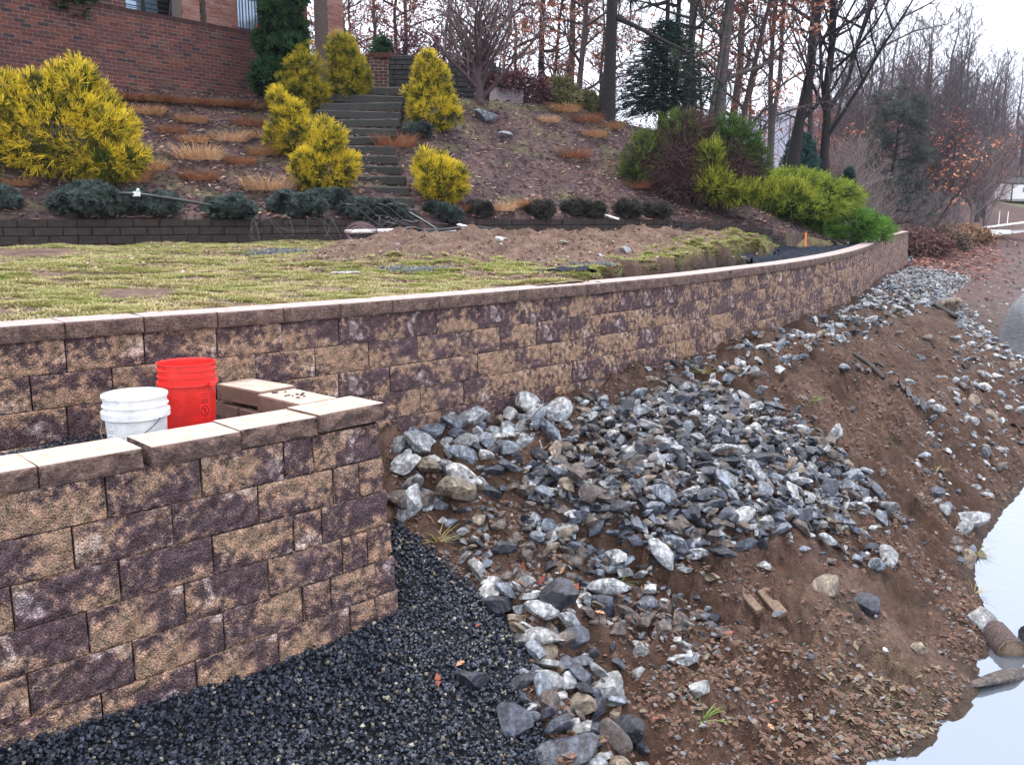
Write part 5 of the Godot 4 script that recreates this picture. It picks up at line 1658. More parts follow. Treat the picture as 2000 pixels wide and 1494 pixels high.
	solo("red_pot", b.mesh(), M.red_plastic, "small red pot on the brick ledge of the dark window bay", "pot")
	# black metal bench end on the terrace
	var be := thing("garden_bench", "black metal bench with a curled arm on the terrace, against the glass door", "bench", R + T * 3.9 - N * .4 + Vector3(0, 6.9, 0))
	b = MB.new()
	for s in [0.0, 1.0]:
		var e: Vector3 = -N * .02 + T * (.2 - s * 1.15)
		b.tube(PackedVector3Array([e + Vector3(0, 0, 0), e + Vector3(0, .42, 0), e + T * .04 + Vector3(0, .62, 0), e + T * .1 + Vector3(0, .95, 0)]), PackedFloat32Array([.02, .02, .02, .02]), 6)
	part("frame", b.mesh(), M.dark_frame, be)
	b = MB.new()
	for k in 4:
		b.tube(PackedVector3Array([T * .22 + Vector3(0, .58 + .1 * k, 0), -T * .98 + Vector3(0, .58 + .1 * k, 0)]), PackedFloat32Array([.012, .012]), 5)
	part("backrest", b.mesh(), M.dark_frame, be)
	b = MB.new()
	b.tube(PackedVector3Array([-T * .98 + Vector3(0, .62, 0), -T * .98 + N * .3 + Vector3(0, .68, 0), -T * .98 + N * .38 + Vector3(0, .6, 0)]), PackedFloat32Array([.018, .018, .014]), 6)
	part("arm", b.mesh(), M.dark_frame, be)
	b = MB.new()
	b.box(Transform3D(Basis(T, Vector3.UP, N), -T * .38 + N * .2 + Vector3(0, .43, 0)), Vector3(1.2, .03, .42))
	part("seat", b.mesh(), M.dark_frame, be)
	# dark hedge under the porch, left
	var hg := thing("hedge", "dark green hedge showing over the terrace wall at the top left", "hedge", R + T * 1.2 - N * .7 + Vector3(0, 6.9, 0))
	lobed(hg, "foliage", [[T * .3 + Vector3(0, .6, 0), Vector3(1.1, .75, .9)], [-T * .9 + Vector3(0, .7, 0), Vector3(.8, .7, .8)], [T * 1.0 + Vector3(0, .55, 0), Vector3(.5, .6, .5)]], frond_mesh(90, 9, .06, .14, 1.3, .018, .2, 1), 1800, Vector3(.01, .022, .008), Vector3(.035, .07, .018), .4)
	stems(hg, 3, .7, .04, M.bark_dark, .4)
	# brick pier and slate walls above the steps
	var pr := thing("brick_pier", "short orange-red brick pier at the top of the timber steps", "brick pier", P(-3.35, 5.85, 22.6))
	brick_face(pr, P(-3.42, 0, 22.5), Vector3(1, 0, -.12), .44, 5.7, 7.0, .4, false, 120, false)
	for k in 6:
		part("coping_brick", cpm, M.brick_3, pr, Transform3D(Basis(), Vector3(-.03 + .074 * k, 1.2, .0)))
	for q in [["slate_wall", "dark slate wall behind the brick pier and the golden cypress", -4.3, 24.6, 1.95, 5.8, 7.35], ["slate_wall", "dark slate wall between the tall golden cypress and the pale twiggy tree", -2.05, 24.2, 1.5, 5.8, 7.05]]:
		var sw := thing(q[0], q[1], "stone wall", P(q[2], q[5], q[3]))
		var yy := 0.0
		while yy < q[6] - q[5]:
			var x := -.2
			while x < q[4]:
				var l := rng.randf_range(.25, .6)
				var mb := MB.new()
				mb.box(Transform3D(Basis(), Vector3(x + l * .5, yy + .06, rng.randf_range(-.02, .02))), Vector3(l - .012, .112, .3), .012)
				part("stone", mb.mesh(), M.slate_stone, sw)
				x += l
			yy += .122
	b = MB.new()
	b.box(Transform3D(Basis(), Vector3(0, .36, 0)), Vector3(.82, .72, .02))
	solo("leaning_board", b.mesh(), M.plywood, "weathered grey-brown sheet of board leaning on the crest by the twiggy tree", "board", Transform3D(Basis.from_euler(Vector3(-.85, .15, -.17)), P(-.16, 5.88, 22.5)))

# ---------- timber steps ----------
func build_steps() -> void:
	var o := thing("garden_steps", "weathered green-grey timber steps climbing the slope between the golden cypresses", "steps", P(-2.3, 3.2, 15.9))
	var n := 14
	for k in n:
		var f := float(k) / (n - 1)
		var d := lerpf(15.75, 20.3, f)
		var y := lerpf(3.36, 6.0, f)
		var xr := lerpf(-1.62, -2.42, minf(f / .55, 1.0)) if f < .6 else -2.3
		var wdt := 1.25 if f < .6 else 1.75
		var a := MB.new()
		a.box(Transform3D(Basis.from_euler(Vector3(.03 * sin(k * 5.0), .06 + .02 * sin(k * 7.0), .02 * sin(k * 3.0))), Vector3(xr - wdt * .5, y - .085, -d)), Vector3(wdt, .17, .13), .022)
		part("step", a.mesh(), M.timber_step, o, Transform3D(Basis(), -o.position))
		a = MB.new()
		a.colored = true
		a.col = Color(.2, .14, .11)
		a.box(Transform3D(Basis.from_euler(Vector3(0, .06, 0)), Vector3(xr - wdt * .5, y - .12, -d - .22)), Vector3(wdt - .02, .17, .36))
		part("tread_fill", a.mesh(), M.soil, o, Transform3D(Basis(), -o.position))

# ---------- buckets ----------
func lathe(prof: Array, segs := 40) -> MB:   # [radius, height] outline turned round y, each stretch smooth round but creased along
	var b := MB.new()
	for i in prof.size() - 1:
		var p: Vector2 = Vector2(prof[i][0], prof[i][1])
		var q: Vector2 = Vector2(prof[i + 1][0], prof[i + 1][1])
		var t := (q - p).normalized()
		var k0 := b.v.size()
		for s in segs + 1:
			var a := TAU * s / segs
			var o := Vector3(cos(a), 0, sin(a))
			var nn := (o * t.y - Vector3.UP * t.x).normalized()
			b.add(o * p.x + Vector3(0, p.y, 0), nn); b.add(o * q.x + Vector3(0, q.y, 0), nn)
		for s in segs:
			var a := k0 + s * 2
			b.ix.append_array(PackedInt32Array([a, a + 3, a + 1, a, a + 2, a + 3]))
	return b

func print_texture(bg: Color, ink: Color) -> ImageTexture:   # a warning print: struck-out ring between lines of small type
	var im := Image.create(64, 160, false, Image.FORMAT_RGB8)
	im.fill(bg)
	for yy in 160:
		for xx in 64:
			var r := Vector2(xx - 32, yy - 92).length()
			if absf(r - 25) < 2.2 or (r < 25 and absf((xx - 32) - (yy - 92)) < 2.6):
				im.set_pixel(xx, yy, ink)
			if r < 16 and absf(xx - 32 + 4 * sin(yy * .5)) < 5 and r > 5:
				im.set_pixel(xx, yy, bg.lerp(ink, .7))
	var r2 := RandomNumberGenerator.new()
	r2.seed = 4
	for line in [6, 14, 22, 34, 42, 50, 128, 136, 144, 152]:
		var x := 6
		while x < 56:
			var l := r2.randi_range(2, 5)
			im.fill_rect(Rect2i(x, line, l, 5 if line > 30 and line < 60 else 3), ink)
			x += l + 2
	return ImageTexture.create_from_image(im)

func bucket(called: String, label: String, at: Vector3, rr: float, h: float, m: Material, red: bool) -> Node3D:
	var o := thing(called, label, "bucket", at, "")
	var s := rr
	var rb := s * .86
	var R := func(y: float) -> float: return lerpf(rb, s * .965, y / h)
	var prof := [[0.0, .004], [rb - .012, .004], [rb, .014], [R.call(h * .70), h * .70]]
	var bands := [[.70, .745, 1.03], [.81, .83, 1.0], [.90, .92, 1.0]] if red else [[.66, .76, 1.035], [.83, .855, 1.0], [.955, 1.0, 1.0]]
	for q in bands:
		prof.append([R.call(h * q[0]), h * q[0]]); prof.append([s * q[2], h * q[0] + .003]); prof.append([s * q[2], h * q[1]]); prof.append([R.call(h * q[1]), h * q[1] + .004])
	prof.append([R.call(h), h - .008]); prof.append([s * .995, h - .006]); prof.append([s * .995, h]); prof.append([s * .96, h]); prof.append([s * .945, h - .01]); prof.append([rb - .008, .02]); prof.append([0.0, .02])
	part("body", lathe(prof).mesh(), m, o)
	var b := MB.new()
	for sd in [-1, 1]:
		var a: float = .35 if sd > 0 else PI + .35
		b.box(Transform3D(Basis.from_euler(Vector3(0, -a, 0)), Vector3(cos(a), 0, sin(a)) * s * 1.05 + Vector3(0, h * .72, 0)), Vector3(.022, .03, .05), .004)
	part("handle_lug", b.mesh(), m, o)
	b = MB.new()
	var pts := PackedVector3Array()
	var rad := PackedFloat32Array()
	var a0 := .35
	for i in 25:
		var u := PI * i / 24.0
		var side := Vector3(cos(a0), 0, sin(a0)) * cos(u) * s * 1.08
		var hang := Vector3(-sin(a0), 0, cos(a0)) * sin(u) * s * 1.06
		pts.append(side + hang * (1.0 if red == false else -1.0) + Vector3(0, h * .72 - sin(u) * h * .38, 0))
		rad.append(.0028)
	b.tube(pts, rad, 6)
	part("handle", b.mesh(), M.wire, o)
	# print on the side, a curved patch just proud of the wall
	b = MB.new()
	b.mapped = true
	var ac := .62 if red else 2.15
	for j in 2:
		for i in 7:
			var a := ac + (.2 - .4 * i / 6.0)
			var y := h * (.62 if j == 0 else .17)
			var oo := Vector3(cos(a), 0, sin(a))
			b.add(oo * (R.call(y) + .0012) + Vector3(0, y, 0), oo, Vector2(i / 6.0, float(j)))
	for i in 6:
		b.ix.append_array(PackedInt32Array([i, i + 8, i + 7, i, i + 1, i + 8]))
	var pm := StandardMaterial3D.new()
	pm.albedo_texture = print_texture(Color(.94, .16, .13) if red else Color(.92, .93, .925), Color(.13, .04, .05) if red else Color(.5, .52, .55))
	pm.roughness = .4
	part("warning_print", b.mesh(), pm, o)
	return o

# ---------- things lying about ----------
func rod(pts: Array, r: float, sides := 8) -> ArrayMesh:
	var b := MB.new()
	var c := curve_of(pts)
	var n := maxi(int(c.get_baked_length() / .06), 4)
	var pp := PackedVector3Array()
	var rr := PackedFloat32Array()
	for i in n + 1:
		pp.append(c.sample_baked(c.get_baked_length() * i / n, true))
		rr.append(r)
	b.tube(pp, rr, sides, true)
	return b.mesh()

func L(x: float, d: float, up := 0.0) -> Vector3:
	return P(x, lawn(x, d) + up, d)

func build_litter() -> void:
	var o := thing("white_pipe", "long white plastic pipe lying in front of the dark low wall by the steps", "pipe", P(-2.45, 3.0, 14.35))
	part("tube", rod([P(-2.62, 3.0, 14.25), P(-1.7, 3.01, 14.75), P(-.95, 3.0, 15.2)], .034, 10), M.pvc, o, Transform3D(Basis(), -o.position))
	part("socket", rod([P(-2.0, 3.005, 14.59), P(-1.9, 3.005, 14.64)], .041, 10), M.pvc, o, Transform3D(Basis(), -o.position))
	solo("white_board", _box(Vector3(.42, .02, .09)), M.white_paint, "short white board end sticking out right of the black pipe", "board", Transform3D(Basis.from_euler(Vector3(.1, -.5, -.22)), P(-.75, 3.06, 15.6)))
	solo("white_board", _box(Vector3(.34, .02, .08)), M.white_paint, "white strip of wood on the slope between two spruce mounds", "board", Transform3D(Basis.from_euler(Vector3(.1, -.4, -.3)), P(1.95, 3.24, 17.95)))
	solo("black_pipe", rod([L(-2.05, 14.1, .05), L(-1.75, 14.3, .14), P(-1.2, 3.02, 14.6), P(-.55, 3.06, 14.9), P(-.05, 2.95, 15.1)], .025), M.black_plastic, "curved black plastic pipe draped over the dug soil by the white pipe", "pipe")
	solo("black_pipe", rod([L(-1.95, 14.15, .03), L(-1.6, 14.3, .1), P(-1.25, 2.98, 14.45), P(-.8, 3.0, 14.6)], .02), M.black_plastic, "shorter black pipe alongside the curved one on the dug soil", "pipe")
	solo("black_pipe", rod([P(-1.75, 3.3, 15.55), P(-1.5, 3.17, 15.3), P(-1.25, 3.03, 15.0)], .022), M.black_plastic, "straight black pipe end coming down over the wall end at the steps", "pipe")
	var hp := [P(-6.35, hill(-6.35, 13.2) + .25, 13.05), P(-5.5, hill(-5.5, 13.6) + .3, 13.4), P(-4.6, hill(-4.6, 14.1) + .16, 13.95)]
	solo("hill_pipe", rod(hp, .022), M.black_plastic, "black pipe running over the blue spruce mounds on the left", "pipe")
	o = thing("pipe_fitting", "white pipe fitting on the black pipe over the spruces", "pipe fitting", hp[1])
	part("tee", _box(Vector3(.1, .07, .07)), M.white_plastic, o)
	part("spout", rod([Vector3(0, 0, 0), Vector3(.04, .07, .03)], .024), M.white_plastic, o)
	o = thing("wire_coil", "loose coil of pinkish wire on the grass in front of the dark wall", "wire coil", L(-2.3, 13.95))
	for k in 5:
		var b := MB.new()
		var pp := PackedVector3Array()
		var rr := PackedFloat32Array()
		for i in 29:
			var a := TAU * i / 28
			pp.append(Vector3(cos(a) * (.2 + .012 * k), .12 + sin(a) * (.11 + .012 * k) + .01 * k, sin(a) * .12 + .02 * k))
			rr.append(.006)
		b.tube(pp, rr, 5)
		part("loop", b.mesh(), M.pink_wire if k % 2 else M.wire, o)
	for k in 9:
		var x := -3.9 + .28 * k
		var d := 13.4 + .17 * k
		var q := L(x, d, .03)
		solo("loose_wire", rod([q, q + Vector3(rng.randf_range(-.3, .3), rng.randf_range(.1, .4), rng.randf_range(-.1, .2)), q + Vector3(rng.randf_range(-.2, .5), rng.randf_range(.2, .5), -.05), q + Vector3(rng.randf_range(.1, .7), rng.randf_range(0, .25), .1)], .003, 5), M.wire, "thin grey loose wire curling up in front of the dark wall by the white pipe", "wire", Transform3D(), "loose wires by the dark wall")
	for k in 6:
		var q := P(-2.6 + .17 * k, 3.22, 15.1 + .09 * k)
		solo("loose_wire", rod([q + Vector3(-.5, .1, 0), q + Vector3(-.1, .22, .05), q + Vector3(.3, -.05, .1), q + Vector3(.5, rng.randf_range(-.3, .1), .15)], .007, 5), M.black_plastic, "black wire tangled over the wall edge under the last spruces before the steps", "wire", Transform3D(), "black wires at the wall edge")
	o = thing("survey_stake", "orange survey stake standing before the bright juniper behind the long wall", "stake", L(6.35, 19.6))
	part("post", _box(Vector3(.035, .42, .02), .21), M.orange_paint, o)
	part("tip", _box(Vector3(.045, .06, .026), .43), M.orange_paint, o)
	solo("white_scrap", rock_meshes[3], M.rock_7, "flat white scrap on the lawn near the wall cap", "scrap", turned(.4, Vector3(.28, .03, .22), L(-1.75, 9.2, .02)))
	for q in [[3.85, 15.3, .42, 6, "pale flat stone on top of the dug soil, right end"], [1.55, 12.3, .34, 5, "grey stone at the grass edge of the dug soil"], [-.15, 13.6, .2, 7, "small whitish stone on the left part of the dug soil"], [.75, 13.4, .17, 6, "tan stone in the middle of the dug soil"], [1.1, 11.4, .15, 1, "pale chip at the front of the dug soil"], [2.9, 13.2, .2, 3, "brown lump of stone in the dug soil"], [-1.6, 12.6, .17, 1, "pale lump at the left end of the dug soil"]]:
		solo("soil_stone", rock_meshes[int(q[2] * 40) % 26], M["rock_%d" % q[3]], q[4], "stone", turned(q[0], Vector3(q[2], q[2] * .6, q[2] * .7), L(q[0], q[1], q[2] * .12)))
	# boulders on the slope and by the woods
	for q in [[-.6, 21.0, .5, 0, "blue-grey boulder under the pale twiggy tree"], [-.1, 20.4, .28, 1, "white stone on the bare slope below the twiggy tree"], [8.1, 27.2, .9, 5, "rounded boulder above the bright juniper"], [10.2, 28.6, 1.0, 5, "long grey boulder right of the twin trunked tree"]]:
		solo("boulder", rock_meshes[int(q[2] * 17) % 26], M["rock_%d" % q[3]], q[4], "rock", turned(1.0, Vector3(q[2] * 1.3, q[2] * .8, q[2]), P(q[0], hill(q[0], q[1]) + q[2] * .1, q[1])))
	# black liner in the trench behind the wall
	var on := func(x: float, d: float) -> bool:
		var w := near(CAPL, x, d)
		return w.z > 0 and w.x > .28 and w.x < 2.6 + .3 * sin(d * 2.0) and lawn(x, d) < 2.5 and d > 13.6 + fn.get_noise_2d(x * 20, d * 20)
	var crumple := func(x: float, d: float) -> float:
		return maxf(lerpf(2.3, 2.49, smoothstep(13.5, 16.0, d)) + .2 * absf(fn2.get_noise_2d(x * 18.0 + d * 10, d * 22.0)) + .1 * fn.get_noise_2d(x * 30, d * 30), lawn(x, d) + .02)
	var b2 := grid(4.0, 11.0, 13.2, 26.5, .07, crumple, func(_x, _d, _h): return Color.WHITE, on)
	solo("pond_liner", b2.mesh(), M.liner, "crumpled black sheet liner in the trench between the long wall and the junipers", "sheet liner")
	var on2 := func(x: float, d: float) -> bool: return pow((x - .75 - (d - 9.6) * .6) / .55, 2) + pow((d - 9.55) / .16, 2) < 1.0 + .5 * fn2.get_noise_2d(x * 40, d * 40)
	var fold := func(x: float, d: float) -> float: return lawn(x, d) + .02 + .05 * absf(fn2.get_noise_2d(x * 30, d * 40))
	b2 = grid(-.3, 1.8, 9.2, 9.9, .035, fold, func(_x, _d, _h): return Color.WHITE, on2)
	solo("plastic_scrap", b2.mesh(), M.liner, "torn strip of black plastic lying on the lawn near the wall cap", "plastic scrap")
	# spilled blue stone on the grass
	var pl := func(cx: float, cd: float, a: float, e: float) -> PackedVector2Array:
		var r := PackedVector2Array()
		for i in 14:
			var t := TAU * i / 14
			r.append(Vector2(cx + cos(t) * a * rng.randf_range(.7, 1.15), cd + sin(t) * e * rng.randf_range(.7, 1.15)))
		return r
	for q in [[-3.1, 11.9, .55, .5, "patch of spilled blue-grey stone on the grass, left"], [-1.05, 9.6, .42, .35, "patch of spilled blue-grey stone on the grass, middle"], [1.3, 10.6, .8, .35, "patch of spilled blue-grey stone on the grass beside the black plastic strip"]]:
		var poly: PackedVector2Array = pl.call(q[0], q[1], q[2], q[3])
		var ts := []
		var cs := []
		for i in 420:
			var p := Vector2(q[0] + rng.randfn() * q[2] * .45, q[1] + rng.randfn() * q[3] * .45)
			if Geometry2D.is_point_in_polygon(p, poly):
				ts.append(Transform3D(rock_basis(rng.randf_range(.02, .045)), L(p.x, p.y, .015)))
				var f := rng.randf_range(.6, 1.5)
				cs.append(Color(.12 * f, .14 * f, .18 * f))
		stuff("spilled_stone", pebble_mesh(60), M.gravel, ts, cs, q[4], "gravel")
	# pieces of wood on the bank
	for q in [[1.66, 5.97, .32, .06, -1.25, "pale split wood plank half buried in the mud, left of two"], [1.84, 5.95, .26, .08, -1.3, "orange-tan split wood plank half buried in the mud, right of two"]]:
		solo("wood_plank", _box(Vector3(q[2], .04, q[3])), M.stump_wood, q[5], "plank", Transform3D(Basis.from_euler(Vector3(.3, q[4], -.35)), P(q[0], bank_rough(q[0], q[1]) - .02, q[1])))
	o = thing("sawn_log", "short sawn log with a tan cut face standing in the water's edge", "log", P(3.72, .0, 6.3))
	part("trunk", rod([Vector3(0, .02, .1), Vector3(.03, .03, -.2)], .11, 12), M.bark_brown, o)
	part("cut_face", rod([Vector3(0, .02, .112), Vector3(0, .02, .1)], .105, 12), M.stump_wood, o)
	solo("sawn_log", rock_meshes[11], M.rock_4, "dark wet log end in the water right of the sawn one", "log", turned(1.2, Vector3(.28, .26, .2), P(4.0, .03, 6.4)))
	solo("driftwood", rock_meshes[7], M.rock_3, "mud-covered driftwood lying in the shallow water", "driftwood", turned(.35, Vector3(.5, .09, .16), P(3.42, .03, 5.8)))
	for q in [[10.15, 20.4, 10.75, 23.4, .06, "long black board lying down the far bank towards the water"], [4.45, 11.5, 4.6, 10.9, .03, "dark stick half buried in the bank, above two black plastic pieces"], [6.5, 15.8, 7.1, 16.6, .05, "thin dark stick on the upper bank"]]:
		solo("driftwood", rod([P(q[0], bank_rough(q[0], q[1]) + .08, q[1]), P((q[0] + q[2]) / 2, bank_rough((q[0] + q[2]) / 2, (q[1] + q[3]) / 2) + .1, (q[1] + q[3]) / 2), P(q[2], bank_rough(q[2], q[3]) + .06, q[3])], q[4], 7), M.wet_wood, q[5], "driftwood")
	for q in [[5.0, 10.9, .2, "torn black plastic sheet sticking out of the bank, large"], [4.35, 11.0, .12, "small black plastic scrap in the bank"]]:
		var cx: float = q[0]
		var cd: float = q[1]
		var rr: float = q[2]
		var f1 := func(x: float, d: float) -> bool: return Vector2((x - cx) + (d - cd) * .5, (d - cd) * .6).length() < rr * (.7 + .5 * fn2.get_noise_2d(x * 60, d * 60))
		var f2 := func(x: float, d: float) -> float: return bank_rough(x, d) + .03 + .12 * absf(fn2.get_noise_2d(x * 40 + 7, d * 40))
		solo("plastic_scrap", grid(cx - .5, cx + .5, cd - .6, cd + .6, .04, f2, func(_x, _d, _h): return Color.WHITE, f1).mesh(), M.black_plastic, q[3], "plastic scrap")
	# fallen oak leaves on the gravel and mud
	var lf := []
	for k in 4:
		lf.append(leaf_mesh(120 + k, 1, .03, 0.0))
	for k in 3:
		var m := mat("fallen_leaf_%d" % k, [lin(.28, .06, .03), lin(.4, .2, .1), lin(.24, .05, .03)][k], .6)
		m.cull_mode = BaseMaterial3D.CULL_DISABLED
	for k in 46:
		var q: Array = [[-.2, 5.0], [.32, 5.75], [.2, 5.6], [.45, 5.3], [.55, 5.25], [.3, 5.4], [-.4, 4.45], [.55, 4.4], [.8, 4.55], [1.6, 6.9], [1.9, 6.8], [2.2, 7.0], [1.2, 6.6], [.8, 6.4], [.5, 6.6], [1.62, 4.3]][k] if k < 16 else [rng.randf_range(-.5, 2.6), rng.randf_range(4.6, 8.0)]
		if k >= 16 and (bank(q[0], q[1]) < .1 or near(BASE, q[0], q[1]).z > 0):
			continue
		solo("fallen_leaf", lf[k % 4], M["fallen_leaf_%d" % (k % 3)], "fallen %s oak leaf curled on the %s" % [["red", "tan", "dark red"][k % 3], "black gravel" if in_gravel(q[0], q[1]) > 0 else "rocks and mud of the bank"], "leaf", turned(k * 1.9, Vector3.ONE * rng.randf_range(.9, 1.5), P(q[0], bank_rough(q[0], q[1]) + (.03 if q[0] < .2 else .07), q[1]), rng.randf_range(-.3, .3)), "fallen oak leaves on the bank")
	# tufts of grass rooted in the mud
	var tm := frond_mesh(130, 26, .06, .15, 1.4, .005, .6, 2)
	for k in 3:
		var m := mat("tuft_%d" % k, [lin(.25, .22, .06), lin(.14, .24, .04), lin(.36, .28, .12)][k], .7)
		m.cull_mode = BaseMaterial3D.CULL_DISABLED
	var tp := [[-.5, 5.75, "at the corner of the near wall"], [.75, 6.0, "in the mud left of the heap"], [1.75, 8.8, "above the heap near the long wall"], [1.6, 7.9, "on the left shoulder of the heap"], [1.1, 4.75, "on the mud below the white rock"], [4.0, 7.3, "yellowish, at the water's edge"], [4.5, 8.2, "at the water by the stony point"], [3.3, 9.6, "on the open bank right of the heap"], [4.7, 9.6, "low on the bank near the margin stones"], [2.0, 9.3, "green, between heap and long wall"]]
	for k in tp.size():
		solo("grass_tuft", tm, M["tuft_%d" % (k % 3)], "tuft of grass " + tp[k][2], "grass tuft", turned(k * 2.0, Vector3(1.3, 1, 1.3), P(tp[k][0], bank_rough(tp[k][0], tp[k][1]) - .01, tp[k][1])), "grass tufts on the bank")
	# the beached dock, shed and fence across the cove
	o = thing("dock", "white dock section tipped on the beach before the far woods", "dock", P(33.2, 2.45, 62.5))
	for k in 9:
		part("plank", _box(Vector3(.48, .05, 1.9)), M.white_paint, o, Transform3D(Basis.from_euler(Vector3(0, -.25, .10)) * Basis.from_euler(Vector3(0, 0, 0)), Vector3(-1.2 + .5 * k, .10 + .055 * k, -.1 * k)))
	part("float", _box(Vector3(4.6, .3, 2.6)), M.white_paint, o, Transform3D(Basis.from_euler(Vector3(0, .5, 0)), Vector3(-1.6, -.15, .2)))
	for k in 2:
		solo("dock_pole", rod([P(34.0 + .6 * k, 2.2, 63.5), P(34.0 + .6 * k, 3.7, 63.5)], .03, 6), M.white_paint, "thin white pole standing by the beached dock, " + ["left one", "right one"][k], "pole")
	o = thing("shed", "small white shed with two square windows at the right edge, across the cove", "shed", P(60.6, 5.2, 108))
	part("wall", _box(Vector3(5.6, 2.1, 3.4), 1.05), M.white_paint, o)
	var b := MB.new()
	b.box(Transform3D(Basis.from_euler(Vector3(.4, 0, 0)), Vector3(0, 2.42, .85)), Vector3(5.9, .1, 2.1))
	b.box(Transform3D(Basis.from_euler(Vector3(-.4, 0, 0)), Vector3(0, 2.42, -.85)), Vector3(5.9, .1, 2.1))
	part("roof", b.mesh(), M.slate_stone, o)
	part("corner_post", _box(Vector3(.12, 2.1, .12), 1.05), M.dark_frame, o, Transform3D(Basis(), Vector3(-2.5, 0, 1.72)))
	for k in 2:
		var wf := part("window", _box(Vector3(.5, .5, .05)), M.dark_frame, o, Transform3D(Basis(), Vector3(-1.0 + .75 * k, 1.3, 1.72)))
		for c in 4:
			part("pane", _box(Vector3(.19, .19, .02)), M.window_glass, wf, Transform3D(Basis(), Vector3(-.115 + .23 * (c % 2), -.115 + .23 * (c / 2), .03)))
	o = thing("far_house", "pale grey house half hidden behind the far trees near the right edge", "house", P(66, 11.2, 138))
	part("wall", _box(Vector3(12, 3.4, 6), 1.7), M.white_paint, o)
	part("roof", _box(Vector3(13, 1.2, 7), 4.0), M.slate_stone, o)
	for k in 4:
		part("window", _box(Vector3(1.1, 1.3, .1)), M.window_glass, o, Transform3D(Basis(), Vector3(-4.5 + 2.8 * k, 1.9, 3.03)))

func _box(s: Vector3, y := 0.0) -> ArrayMesh:
	var b := MB.new()
	b.box(Transform3D(Basis(), Vector3(0, y, 0)), s, minf(s.x, minf(s.y, s.z)) * .12)
	return b.mesh()

